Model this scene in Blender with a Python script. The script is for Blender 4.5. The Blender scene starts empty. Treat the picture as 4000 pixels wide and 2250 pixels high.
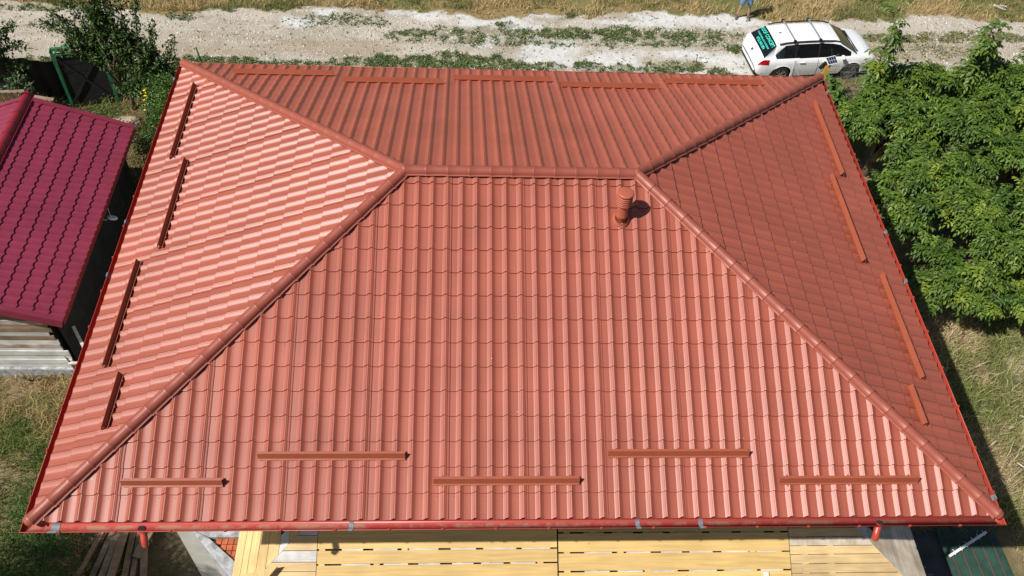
import bpy, bmesh, math, random
import numpy as np
from mathutils import Vector, Matrix, Quaternion
R = math.radians
random.seed(7); rng = np.random.default_rng(11)
scene = bpy.context.scene
col = scene.collection

# ---------------------------------------------------------------- camera
f, yaw, pitch, roll = 3470.7474, 0.0902, 0.8756, 0.0775
yaw, pitch, roll = 0.09019, 0.87561, 0.07749
EZ = 7.0                                   # height of the eaves above the ground
CAM = Vector((5.6095, -5.31894, 11.27194 + EZ))
fw = Vector((math.sin(yaw)*math.cos(pitch), math.cos(yaw)*math.cos(pitch), -math.sin(pitch)))
rt = Vector((math.cos(yaw), -math.sin(yaw), 0)); up = rt.cross(fw)
rr = math.cos(roll)*rt + math.sin(roll)*up; uu = -math.sin(roll)*rt + math.cos(roll)*up
cd = bpy.data.cameras.new('camera'); cam = bpy.data.objects.new('camera', cd); col.objects.link(cam)
cam.matrix_world = Matrix(((rr.x, uu.x, -fw.x, CAM.x), (rr.y, uu.y, -fw.y, CAM.y), (rr.z, uu.z, -fw.z, CAM.z), (0, 0, 0, 1)))
cd.sensor_width = 36; cd.lens = f/4000*36; cd.clip_end = 2000; cd.clip_start = .1
scene.camera = cam

# ---------------------------------------------------------------- light
SUN_AZ, SUN_EL = R(27.5), R(50.5)              # azimuth the light travels towards, elevation
Ld = Vector((math.cos(SUN_AZ)*math.cos(SUN_EL), math.sin(SUN_AZ)*math.cos(SUN_EL), -math.sin(SUN_EL)))
w = bpy.data.worlds.new('World'); scene.world = w; w.use_nodes = True
nt = w.node_tree; bg = nt.nodes['Background']
sky = nt.nodes.new('ShaderNodeTexSky'); sky.sky_type = 'NISHITA'; sky.sun_disc = False
sky.sun_elevation = SUN_EL; sky.sun_rotation = math.atan2(-Ld.x, -Ld.y)
sky.air_density = 1.0; sky.dust_density = 1.2; sky.ozone_density = 1.0
nt.links.new(sky.outputs[0], bg.inputs[0]); bg.inputs[1].default_value = 0.056
sd = bpy.data.lights.new('sun', 'SUN'); sd.energy = 4.9; sd.angle = R(.53); sd.color = (1, .955, .89)
so = bpy.data.objects.new('sun', sd); col.objects.link(so)
so.rotation_euler = Ld.to_track_quat('-Z', 'Y').to_euler(); so.location = (-20, -15, 40)
scene.view_settings.view_transform = 'Standard'; scene.view_settings.look = 'None'
scene.view_settings.gamma = 1; scene.view_settings.exposure = 0.2
scene.view_settings.use_curve_mapping = False

# ---------------------------------------------------------------- helpers
def nodes_mat(name):
    m = bpy.data.materials.new(name); m.use_nodes = True
    return m, m.node_tree.nodes, m.node_tree.links, m.node_tree.nodes['Principled BSDF']

def mat(name, c, rough=.6, metal=0, var=.12, vscale=3.0, bump=0, bscale=40, spec=.5, c2=None, stretch=None, coat=0, fine=0, grain=None, gamp=(.82, 1.1), oamp=(.86, 1.1), specks=0, knots=0):
    m, N, L, b = nodes_mat(name)
    b.inputs['Roughness'].default_value = rough; b.inputs['Metallic'].default_value = metal
    b.inputs['Specular IOR Level'].default_value = spec
    b.inputs['Coat Weight'].default_value = coat
    tc = N.new('ShaderNodeTexCoord'); mp = N.new('ShaderNodeMapping')
    L.new(tc.outputs['Object'], mp.inputs[0])
    if stretch: mp.inputs['Scale'].default_value = stretch
    n = N.new('ShaderNodeTexNoise'); n.inputs['Scale'].default_value = vscale; n.inputs['Detail'].default_value = 6
    L.new(mp.outputs[0], n.inputs[0])
    rp = N.new('ShaderNodeValToRGB'); L.new(n.outputs[0], rp.inputs[0])
    c2 = c2 or tuple(x*(1+var) for x in c)
    c1 = tuple(x*(1-var) for x in c)
    rp.color_ramp.elements[0].position = .32; rp.color_ramp.elements[0].color = (*c1, 1)
    rp.color_ramp.elements[1].position = .68; rp.color_ramp.elements[1].color = (*c2, 1)
    out = rp.outputs[0]
    if fine:
        n2 = N.new('ShaderNodeTexNoise'); n2.inputs['Scale'].default_value = fine; n2.inputs['Detail'].default_value = 3
        L.new(tc.outputs['Object'], n2.inputs[0])
        mr = N.new('ShaderNodeMapRange'); mr.inputs[3].default_value = .8; mr.inputs[4].default_value = 1.2
        L.new(n2.outputs[0], mr.inputs[0])
        mx = N.new('ShaderNodeVectorMath'); mx.operation = 'SCALE'
        L.new(out, mx.inputs[0]); L.new(mr.outputs[0], mx.inputs[3]); out = mx.outputs[0]
    if grain:
        g = N.new('ShaderNodeTexNoise'); g.inputs['Scale'].default_value = 1; g.inputs['Detail'].default_value = 4; g.inputs['Distortion'].default_value = .6
        gm = N.new('ShaderNodeMapping'); gm.inputs['Scale'].default_value = grain
        L.new(tc.outputs['Object'], gm.inputs[0]); L.new(gm.outputs[0], g.inputs[0])
        mr = N.new('ShaderNodeMapRange'); mr.inputs[1].default_value = .3; mr.inputs[2].default_value = .7; mr.inputs[3].default_value = gamp[0]; mr.inputs[4].default_value = gamp[1]
        L.new(g.outputs[0], mr.inputs[0])
        oi = N.new('ShaderNodeObjectInfo'); mr2 = N.new('ShaderNodeMapRange'); mr2.inputs[3].default_value = oamp[0]; mr2.inputs[4].default_value = oamp[1]
        L.new(oi.outputs['Random'], mr2.inputs[0])
        mm = N.new('ShaderNodeMath'); mm.operation = 'MULTIPLY'; L.new(mr.outputs[0], mm.inputs[0]); L.new(mr2.outputs[0], mm.inputs[1])
        mx = N.new('ShaderNodeVectorMath'); mx.operation = 'SCALE'
        L.new(out, mx.inputs[0]); L.new(mm.outputs[0], mx.inputs[3]); out = mx.outputs[0]
    for (amt, sc_, thr, cc_) in ((specks, 2.6, .016, (.72, .66, .6, 1)), (knots, 2.2, .045, (c[0]*.42, c[1]*.33, c[2]*.3, 1))):
        if not amt: continue
        vo = N.new('ShaderNodeTexVoronoi'); vo.inputs['Scale'].default_value = sc_
        L.new(tc.outputs['Object'], vo.inputs['Vector'])
        lt = N.new('ShaderNodeMapRange'); lt.inputs[1].default_value = thr*.6; lt.inputs[2].default_value = thr*1.2; lt.inputs[3].default_value = amt; lt.inputs[4].default_value = 0
        L.new(vo.outputs['Distance'], lt.inputs[0])
        sm = N.new('ShaderNodeMixRGB'); sm.inputs[2].default_value = cc_
        L.new(lt.outputs[0], sm.inputs[0]); L.new(out, sm.inputs[1]); out = sm.outputs[0]
    L.new(out, b.inputs['Base Color'])
    if bump:
        n3 = N.new('ShaderNodeTexNoise'); n3.inputs['Scale'].default_value = bscale; n3.inputs['Detail'].default_value = 4
        L.new(tc.outputs['Object'], n3.inputs[0])
        bp = N.new('ShaderNodeBump'); bp.inputs['Strength'].default_value = bump; bp.inputs['Distance'].default_value = .01
        L.new(n3.outputs[0], bp.inputs['Height']); L.new(bp.outputs[0], b.inputs['Normal'])
    return m

def vcol_mat(name, rough=.9, noise=None, transl=0, spec=.3, bump=0):
    m, N, L, b = nodes_mat(name)
    a = N.new('ShaderNodeAttribute'); a.attribute_name = 'Col'
    out = a.outputs['Color']
    tc = N.new('ShaderNodeTexCoord')
    for (s, lo, hi) in (noise or []):
        n = N.new('ShaderNodeTexNoise'); n.inputs['Scale'].default_value = s; n.inputs['Detail'].default_value = 5
        L.new(tc.outputs['Object'], n.inputs[0])
        mr = N.new('ShaderNodeMapRange'); mr.inputs[1].default_value = .3; mr.inputs[2].default_value = .7
        mr.inputs[3].default_value = lo; mr.inputs[4].default_value = hi
        L.new(n.outputs[0], mr.inputs[0])
        mx = N.new('ShaderNodeVectorMath'); mx.operation = 'SCALE'
        L.new(out, mx.inputs[0]); L.new(mr.outputs[0], mx.inputs[3]); out = mx.outputs[0]
    L.new(out, b.inputs['Base Color']); b.inputs['Roughness'].default_value = rough
    b.inputs['Specular IOR Level'].default_value = spec
    if bump:
        n3 = N.new('ShaderNodeTexNoise'); n3.inputs['Scale'].default_value = 25; n3.inputs['Detail'].default_value = 6
        L.new(tc.outputs['Object'], n3.inputs[0])
        bp = N.new('ShaderNodeBump'); bp.inputs['Strength'].default_value = bump; bp.inputs['Distance'].default_value = .03
        L.new(n3.outputs[0], bp.inputs['Height']); L.new(bp.outputs[0], b.inputs['Normal'])
    if transl:
        t = N.new('ShaderNodeBsdfTranslucent'); L.new(out, t.inputs[0])
        ms = N.new('ShaderNodeMixShader'); ms.inputs[0].default_value = transl
        o = N['Material Output']; L.new(b.outputs[0], ms.inputs[1]); L.new(t.outputs[0], ms.inputs[2]); L.new(ms.outputs[0], o.inputs[0])
    return m

ORG = {}
def tag(o, label=None, cat=None, group=None, kind=None):
    if label: o['label'] = label
    if cat: o['category'] = cat
    if group: o['group'] = group
    if kind: o['kind'] = kind
    return o
def thing(name, label, cat, loc=(0, 0, 0), group=None, rz=0):
    o = bpy.data.objects.new(name, None); col.objects.link(o)
    o.location = loc; o.rotation_euler = (0, 0, rz); o.empty_display_size = .2
    ORG[o.name] = Vector(loc)
    return tag(o, label, cat, group)

class MB:
    def __init__(s): s.v = []; s.f = []
    def add(s, vs, fs):
        k = len(s.v); s.v += [tuple(x) for x in vs]; s.f += [tuple(i+k for i in q) for q in fs]
    def box(s, c, d, M=None):
        c = Vector(c); vs = []
        for x in (-.5, .5):
            for y in (-.5, .5):
                for z in (-.5, .5):
                    p = Vector((x*d[0], y*d[1], z*d[2]))
                    if M: p = M @ p
                    vs.append(c+p)
        s.add(vs, [(0, 1, 3, 2), (4, 6, 7, 5), (0, 4, 5, 1), (2, 3, 7, 6), (0, 2, 6, 4), (1, 5, 7, 3)])
    def bar(s, p0, p1, wd, h, upv=(0, 0, 1)):
        p0 = Vector(p0); p1 = Vector(p1); t = (p1-p0); ln = t.length; t.normalize()
        sd_ = t.cross(Vector(upv))
        if sd_.length < 1e-4: sd_ = t.cross(Vector((1, 0, 0)))
        sd_.normalize(); u_ = sd_.cross(t)
        M = Matrix((t, sd_, u_)).transposed()
        s.box((p0+p1)/2, (ln, wd, h), M)
    def tube(s, path, r, n=8, cap=True, rs=None):
        path = [Vector(p) for p in path]; rings = []
        prev = None
        for i, p in enumerate(path):
            t = (path[min(i+1, len(path)-1)]-path[max(i-1, 0)]).normalized()
            a = t.cross(Vector((0, 0, 1)) if abs(t.z) < .95 else Vector((1, 0, 0))).normalized() if prev is None else (prev - t*prev.dot(t)).normalized()
            prev = a; b = t.cross(a); rad = rs[i] if rs else r
            rings.append([p + (a*math.cos(2*math.pi*k/n)+b*math.sin(2*math.pi*k/n))*rad for k in range(n)])
        vs = [v for g in rings for v in g]; fs = []
        for i in range(len(path)-1):
            for k in range(n):
                fs.append((i*n+k, i*n+(k+1) % n, (i+1)*n+(k+1) % n, (i+1)*n+k))
        if cap: fs += [tuple(range(n-1, -1, -1)), tuple((len(path)-1)*n+k for k in range(n))]
        s.add(vs, fs)
    def prism(s, poly, z0, z1):
        n = len(poly)
        s.add([(*p, z0) for p in poly]+[(*p, z1) for p in poly], [tuple(range(n-1, -1, -1)), tuple(range(n, 2*n))]+[(i, (i+1) % n, n+(i+1) % n, n+i) for i in range(n)])
    def mesh(s, name, m, smooth=False):
        me = bpy.data.meshes.new(name); me.from_pydata(s.v, [], s.f); me.update()
        if m: me.materials.append(m)
        if smooth:
            for p in me.polygons: p.use_smooth = True
        return me
    def build(s, name, m, parent=None, smooth=False, bevel=0):
        me = s.mesh(name, m, smooth)
        if bevel:
            bm = bmesh.new(); bm.from_mesh(me)
            bmesh.ops.bevel(bm, geom=[e for e in bm.edges if e.is_manifold and e.calc_face_angle(0) > .6], offset=bevel, segments=2, affect='EDGES', profile=.6)
            bm.to_mesh(me); bm.free()
        return link(name, me, parent)
def link(name, me, parent=None):
    o = bpy.data.objects.new(name, me); col.objects.link(o)
    if parent is not None:
        o.parent = parent
        root = parent
        while root.parent: root = root.parent
        if parent is root and root.name in ORG: o.location = -ORG[root.name]
    return o
def np_mesh(name, V, F, m, colr=None, smooth=False, parent=None):
    """V (n,3) F (m,k)"""
    me = bpy.data.meshes.new(name); k = F.shape[1]
    me.vertices.add(len(V)); me.vertices.foreach_set('co', V.astype(np.float32).ravel())
    me.loops.add(F.size); me.loops.foreach_set('vertex_index', F.astype(np.int32).ravel())
    me.polygons.add(len(F)); me.polygons.foreach_set('loop_start', np.arange(0, F.size, k, dtype=np.int32))
    me.update(calc_edges=True); me.materials.append(m)
    if colr is not None:
        a = me.color_attributes.new('Col', 'FLOAT_COLOR', 'POINT')
        c4 = np.ones((len(V), 4), np.float32); c4[:, :3] = colr; a.data.foreach_set('color', c4.ravel())
    if smooth: me.polygons.foreach_set('use_smooth', np.ones(len(F), bool))
    return link(name, me, parent)

# value noise in numpy
_T = rng.random((256, 256))
def vnoise(x, y):
    xi = np.floor(x).astype(int); yi = np.floor(y).astype(int); fx = x-xi; fy = y-yi
    fx = fx*fx*(3-2*fx); fy = fy*fy*(3-2*fy)
    g = lambda a, b: _T[a % 256, b % 256]
    return (g(xi, yi)*(1-fx)+g(xi+1, yi)*fx)*(1-fy)+(g(xi, yi+1)*(1-fx)+g(xi+1, yi+1)*fx)*fy
def fbm(x, y, s=1.0, o=4, ox=0):
    r = 0; a = .5; t = 0
    for i in range(o):
        r = r+a*vnoise(x*s+17.3*i+ox, y*s+9.1*i+ox*2.3); t += a; a *= .55; s *= 2.1
    return r/t
sst = lambda a, b, x: np.clip((x-a)/(b-a), 0, 1)**2*(3-2*np.clip((x-a)/(b-a), 0, 1))

# ---------------------------------------------------------------- materials
TERRA = (.332, .084, .050)
m_roof = mat('terracotta_coated_sheet', TERRA, rough=.46, var=.06, vscale=.8, grain=(1.6, 1.6, 1.6), gamp=(.94, 1.05), oamp=(.955, 1.045), specks=.9,  bump=.06, bscale=260, spec=.70)
m_cap = mat('terracotta_ridge_metal', (.30, .076, .048), rough=.46, var=.05, vscale=1.5, bump=.05, bscale=260, spec=.55)
m_guard = mat('snow_guard_metal', (.31, .078, .038), rough=.5, var=.06, vscale=4, spec=.45)
m_vent = mat('vent_plastic', (.38, .10, .055), rough=.5, var=.05)
m_under = mat('dark_roof_membrane', (.05, .012, .01), rough=.9)
m_dark = mat('black_void', (.012, .011, .011), rough=.9)
m_tape = mat('grey_sealing_tape', (.17, .19, .21), rough=.6, var=.2, vscale=30)
m_soffit = mat('soffit_board', (.30, .2, .12), rough=.8, grain=(3, 40, 3))
m_wall = mat('house_render', (.62, .6, .55), rough=.9, bump=.1, bscale=60)
m_conc = mat('raw_concrete', (.33, .34, .35), rough=.9, var=.4, vscale=9, bump=.4, bscale=30, fine=60)
m_brick = mat('hollow_brick', (.42, .11, .045), rough=.85, var=.2, vscale=9, bump=.3, bscale=60, grain=(60, 6, 6))
m_mortar = mat('mortar', (.4, .38, .35), rough=.95, var=.2, vscale=14, bump=.5, bscale=40)
m_panel = mat('yellow_shuttering_board', (.62, .42, .155), rough=.65, var=.08, knots=.75, oamp=(.84, 1.08), vscale=1.6, bump=.08, bscale=60, grain=(1.2, 26, 10))
m_pine = mat('fresh_pine_board', (.58, .41, .20), rough=.7, var=.12, knots=.8, vscale=2.4, bump=.1, bscale=60, grain=(2, 30, 10))
m_piney = mat('fresh_pine_board_lengthwise', (.60, .43, .19), rough=.7, var=.12, knots=.8, vscale=2.4, bump=.1, bscale=60, grain=(30, 2, 10))
m_palewood = mat('pale_bare_board', (.60, .58, .56), rough=.8, var=.14, vscale=5, bump=.15, bscale=50, grain=(2, 30, 10))
m_weather = mat('weathered_board', (.56, .45, .32), rough=.85, var=.26, vscale=3, bump=.2, bscale=50, grain=(22, 1.5, 10), c2=(.66, .58, .48))
m_greyboard = mat('grey_weathered_board', (.58, .57, .54), rough=.85, var=.2, vscale=2.5, bump=.25, bscale=40, grain=(1.5, 20, 24))
m_brownboard = mat('brown_weathered_or_shaded_board', (.24, .16, .10), rough=.85, var=.3, vscale=3, bump=.25, bscale=40, grain=(1.5, 20, 24))
m_rustboard = mat('rust_stained_board', (.30, .13, .07), rough=.85, c2=(.55, .52, .48), var=.3, vscale=2.2, bump=.25, bscale=40, grain=(1.5, 20, 24))
m_shed = mat('cherry_red_sheet', (.22, .024, .052), rough=.5, var=.10, vscale=1.2, bump=.05, bscale=200, spec=.5, fine=5)
m_shedcap = mat('dark_cherry_ridge', (.24, .014, .025), rough=.4, var=.04, vscale=1)
m_blacknet = mat('black_sheeting', (.012, .012, .013), rough=.7, var=.4, vscale=3, bump=.3, bscale=8)
m_timber = mat('old_timber', (.21, .155, .10), rough=.85, var=.4, vscale=4, bump=.2, bscale=40, grain=(10, 10, 10))
m_greenpaint = mat('green_painted_steel', (.02, .19, .085), rough=.45, var=.25, vscale=6)
m_bark = mat('bark', (.13, .1, .07), rough=.95, var=.3, vscale=12, bump=.6, bscale=40)
m_leaf = vcol_mat('leaf', rough=.42, transl=.25, spec=.35)
m_grass = vcol_mat('grass_blade', rough=.8, transl=.25, spec=.15)
m_ground = vcol_mat('ground_soil', rough=.95, noise=[(9, .86, 1.12), (42, .8, 1.18)], spec=.1, bump=.6)
m_stone = vcol_mat('stone', rough=.9, spec=.2)
m_white = mat('white_car_paint', (.82, .83, .84), rough=.22, var=.01, coat=.6, spec=.5)
m_glass = mat('tinted_car_glass', (.008, .009, .010), rough=.06, var=0, spec=.6)
m_wind = mat('windscreen_glass', (.035, .045, .03), rough=.05, var=.3, vscale=2, spec=.8)
m_black = mat('black_plastic', (.015, .015, .016), rough=.5, var=.05)
m_tyre = mat('tyre_rubber', (.02, .02, .02), rough=.85)
m_alloy = mat('alloy_rim', (.55, .56, .58), rough=.3, metal=.8, var=.05)
m_alu = mat('brushed_aluminium', (.6, .6, .62), rough=.35, metal=.7, var=.05)
m_redlamp = mat('tail_lamp_red', (.40, .006, .012), rough=.12, var=.3, vscale=9, spec=.8)
m_cyan = mat('turquoise_lettering', (.06, .72, .58), rough=.5, var=0)
m_skin = mat('skin', (.42, .22, .15), rough=.55, var=.08)
m_denim = mat('blue_denim', (.13, .24, .40), rough=.9, var=.2, vscale=14)
m_shirt = mat('charcoal_shirt', (.07, .065, .075), rough=.9)
m_shoe = mat('grey_shoe', (.09, .09, .11), rough=.8, var=.2, vscale=20)
m_hair = mat('dark_hair', (.03, .02, .015), rough=.7)
m_wire = mat('galvanised_wire', (.16, .17, .16), rough=.6)
m_postw = mat('pale_steel_post', (.55, .56, .56), rough=.5)
m_yellowpost = mat('yellow_painted_timber', (.55, .33, .07), rough=.7, var=.1)
m_solar = mat('solar_cells', (.02, .03, .07), rough=.15)
m_plasticw = mat('white_plastic', (.75, .76, .76), rough=.4, var=.03)
m_net = mat('green_shade_net', (.018, .055, .04), rough=.8, var=.25, vscale=6, fine=60)
m_netlight = mat('teal_shade_net', (.05, .16, .13), rough=.85, var=.3, vscale=6)
m_navy = mat('lower_roof_shadow', (.05, .05, .052), rough=.8, var=.25, vscale=3, bump=.3)  # near black tone standing in for the lower roof's cast shadow
m_rust = mat('rusty_rod', (.16, .05, .03), rough=.9)
m_flower = mat('yellow_petal', (.85, .62, .02), rough=.6, var=.05)

def dirty_gutter():
    m, N, L, b = nodes_mat('red_gutter_with_silt')
    b.inputs['Roughness'].default_value = .38
    tc = N.new('ShaderNodeTexCoord'); sep = N.new('ShaderNodeSeparateXYZ'); L.new(tc.outputs['Object'], sep.inputs[0])
    n = N.new('ShaderNodeTexNoise'); n.inputs['Scale'].default_value = 3.2; n.inputs['Detail'].default_value = 7; n.inputs['Roughness'].default_value = .7
    L.new(tc.outputs['Object'], n.inputs[0])
    # silt lies along the bottom of the trough: low local height
    mr = N.new('ShaderNodeMapRange'); mr.inputs[1].default_value = 6.872; mr.inputs[2].default_value = 6.895; mr.inputs[3].default_value = 1; mr.inputs[4].default_value = 0
    L.new(sep.outputs['Z'], mr.inputs[0])
    n2 = N.new('ShaderNodeMapRange'); n2.inputs[1].default_value = .46; n2.inputs[2].default_value = .56
    L.new(n.outputs[0], n2.inputs[0])
    mu = N.new('ShaderNodeMath'); mu.operation = 'MULTIPLY'; L.new(mr.outputs[0], mu.inputs[0]); L.new(n2.outputs[0], mu.inputs[1])
    mx = N.new('ShaderNodeMixRGB'); mx.inputs[1].default_value = (.39, .066, .055, 1); mx.inputs[2].default_value = (.36, .24, .16, 1)
    L.new(mu.outputs[0], mx.inputs[0]); L.new(mx.outputs[0], b.inputs['Base Color'])
    return m
m_gut = dirty_gutter()
m_gutclean = mat('red_gutter_paint', (.41, .055, .034), rough=.35, var=.05)

# ================================================================= GROUND
def ellip(X, Y, cx, cy, rx, ry, wob=.35, s=1.2, ox=0, e0=1.15, e1=.75):
    d = np.sqrt(((X-cx)/rx)**2+((Y-cy)/ry)**2)
    return sst(e0, e1, d+(fbm(X, Y, s, 4, ox)-.5)*2*wob)
def road_far(x): return 22.55+.018*(x+1)+.22*np.sin(x*.55+1)+.12*np.sin(x*1.7)
def road_near(x): return 19.15+.016*(x+1)
def masks(X, Y):
    n1 = fbm(X, Y, .8, 5, 3); n2 = fbm(X, Y, 3.1, 4, 8)
    far = road_far(X)+(n2-.5)*.6
    near = road_near(X)+(n2-.5)*.5
    road = sst(-.08, .08, Y-near)*sst(-.08, .08, far-Y)
    wl = [(.1, 21.95, .8, .35), (.8, 22.5, .5, .3), (4.9, 22.5, 1.6, .33), (3.2, 22.7, .6, .25), (7.3, 22.3, 1.0, .6), (8.6, 22.75, .8, .3), (7.9, 21.8, .7, .3), (6.1, 22.1, .9, .25),
          (8.6, 20.6, 1.0, .6), (8.7, 19.85, 1.4, .5), (10.9, 19.9, 1.2, .75), (13.4, 19.3, 1.6, .5), (15, 19.5, .9, .4), (6.2, 19.1, 2.2, .3), (6.0, 21.0, .75, .3), (10, 23.9, .35, .8),
          (13.2, 22.6, 1.6, .45), (14.6, 22.6, 1.6, .5), (15.6, 22.8, 1.0, .5), (15.9, 23.6, .7, .9), (17.6, 22.1, 1.4, .35), (13.3, 20.5, 1.3, .35), (14.6, 20.2, .9, .3), (11.5, 22.35, 1.2, .25)]
    white = np.zeros_like(X)
    for i, (a, b, c, d) in enumerate(wl): white = np.maximum(white, ellip(X, Y, a, b, c, d, .9, 1.7, i*1.3, 1.45, .45))
    gl = [(7.5, 21.25, 4.5, .6, .30), (13, 21.7, 4, .4, .3), (1.5, 22.0, 1.8, .4, .25), (21, 21.0, 4, .5, .2), (-6, 19.35, 3.5, .22, .5), (-9, 22.3, 2, .2, .4), (1.2, 19.45, 1.8, .18, .55), (10.6, 19.5, 1.6, .2, .6), (3, 19.6, 1.2, .2, .7), (5.2, 19.65, 2.7, .55, 1.9), (8.6, 19.6, .7, .3, .6), (3.9, 21.35, .7, .22, .8), (5.2, 21.45, .5, .2, .7), (9.0, 21.5, 1.0, .4, 1), (8.1, 21.0, .9, .2, .45), (11.3, 21.6, 1.3, .35, .8), (13.8, 21.5, 1.1, .28, .8),
          (15.1, 20.95, .4, .3, .7), (12.6, 19.65, .7, .4, 1), (13.4, 19.8, .5, .25, .9), (11, 19.5, .4, .35, .9), (9.9, 19.7, .5, .2, .9), (14.3, 19.4, .5, .35, .6), (20.8, 21.75, 2.0, .25, .7), (25, 22, 2.2, .3, .6), (2.3, 19.7, 1.1, .2, .5),
          (-.7, 19.4, 1.2, .15, .4), (7.1, 22.0, .4, .18, .6), (9.4, 22.7, .35, .25, .7), (-4, 22, .7, .25, .3), (-8, 21.3, 1.2, .35, .35), (17.5, 21.6, 1, .2, .4), (13, 21.2, 2.2, .3, .35), (23, 21.8, 1.0, .3, .5), (7.2, 21.5, 1.3, .35, .35), (-2.4, 19.5, 1.6, .3, .8)]
    green = np.zeros_like(X)
    for i, (a, b, c, d, e) in enumerate(gl): green = np.maximum(green, e*ellip(X, Y, a, b, c, d, .55, 2.3, 40+i*1.7))
    tan = np.maximum(ellip(X, Y, .9, 20.4, 2.6, .45, .4, .9, 70), ellip(X, Y, 5.81, 21.06, .42, .25, .2, 2, 71)*1.6)
    tan = np.maximum(tan, .6*ellip(X, Y, -5, 20.2, 5, .35, .4, .7, 72))
    return road, white, green, tan, n1, n2, far
def ground_col(X, Y):
    road, white, green, tan, n1, n2, far = masks(X, Y)
    n3 = fbm(X, Y, 9, 3, 21)
    c = lambda *a: np.array(a)
    lerp = lambda A, B, t: A*(1-t[..., None])+B*t[..., None]
    base = lerp(np.ones(X.shape+(3,))*c(.345, .305, .245), c(.435, .39, .325), sst(.35, .65, n1))
    stk = fbm(X*.22+3, Y*2.4, 1, 4, 120)
    base = lerp(base, c(.35, .29, .21), sst(.48, .70, stk)*.6)
    base = lerp(base, c(.49, .45, .39), sst(.52, .36, stk)*.45)
    base = lerp(base, c(.33, .265, .19), np.clip(tan, 0, 1.3)*.75)
    base = lerp(base, c(.20, .17, .10), sst(.55, .75, n2)*.35*sst(18, 21, X*0+Y))
    base = lerp(base, c(.60, .60, .595), np.clip(white*(.45+.75*n3), 0, .92))
    base = lerp(base, c(.27, .205, .14), np.clip(ellip(X, Y, 5.81, 21.06, .40, .22, .15, 2, 71)*1.2, 0, .9))
    base = lerp(base, c(.15, .15, .07), np.clip(green*.9, 0, .75))
    dry = lerp(np.ones(X.shape+(3,))*c(.26, .19, .09), c(.14, .14, .05), sst(.4, .65, n1))
    yard = lerp(np.ones(X.shape+(3,))*c(.21, .155, .09), c(.10, .105, .04), sst(.38, .62, fbm(X, Y, 1.1, 4, 31)))
    sandy = ellip(X, Y, -4.7, 16.3, .45, .28, .4, 1.5, 90)
    sandy = np.maximum(sandy, ellip(X, Y, -4.6, 17.9, .5, .4, .4, 1.5, 91)*.8)
    sandy = np.maximum(sandy, ellip(X, Y, 20.6, 7.4, .9, .7, .5, 1.5, 92)*.9)
    sandy = np.maximum(sandy, ellip(X, Y, 17.0, 17.3, 1.2, .7, .4, 1.5, 93))
    yard = lerp(yard, c(.42, .34, .25), sandy)
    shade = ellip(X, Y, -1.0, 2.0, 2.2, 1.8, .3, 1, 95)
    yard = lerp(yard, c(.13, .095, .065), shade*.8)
    t = road
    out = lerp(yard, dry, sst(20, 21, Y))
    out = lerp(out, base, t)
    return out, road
xs = np.concatenate([[-400, -200, -100, -50, -25], np.arange(-13, 31, .07), [45, 80, 150, 300, 400]])
ys = np.concatenate([[-400, -150, -60, -25, -8], np.arange(-1, 27.5, .07), [35, 50, 80, 150, 300, 500]])
GX, GY = np.meshgrid(xs, ys, indexing='ij')
gc, groad = ground_col(GX, GY)
fade = (GX > -13)*(GX < 31)*(GY > -1)*(GY < 27)
GZ = ((fbm(GX, GY, .35, 3, 5)-.5)*.16+(fbm(GX, GY, 2.5, 4, 6)-.5)*.06)*fade
GZ *= 1-.7*groad
nx, ny = GX.shape
I = np.arange(nx*ny).reshape(nx, ny)
F = np.stack([I[:-1, :-1], I[1:, :-1], I[1:, 1:], I[:-1, 1:]], -1).reshape(-1, 4)
V = np.stack([GX, GY, GZ], -1).reshape(-1, 3); C = gc.reshape(-1, 3)
isroad = ((groad[:-1, :-1]+groad[1:, 1:])/2 > .5).ravel()
def submesh(name, sel, m):
    Fs = F[sel]; u, inv = np.unique(Fs, return_inverse=True)
    return np_mesh(name, V[u], inv.reshape(Fs.shape), m, C[u], smooth=True)
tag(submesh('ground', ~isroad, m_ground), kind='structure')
tag(submesh('dirt_road', isroad, m_ground), kind='structure')

def gz(x, y):
    z = ((fbm(x, y, .35, 3, 5)-.5)*.16+(fbm(x, y, 2.5, 4, 6)-.5)*.06)
    return z*(1-.7*masks(x, y)[0])

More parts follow.
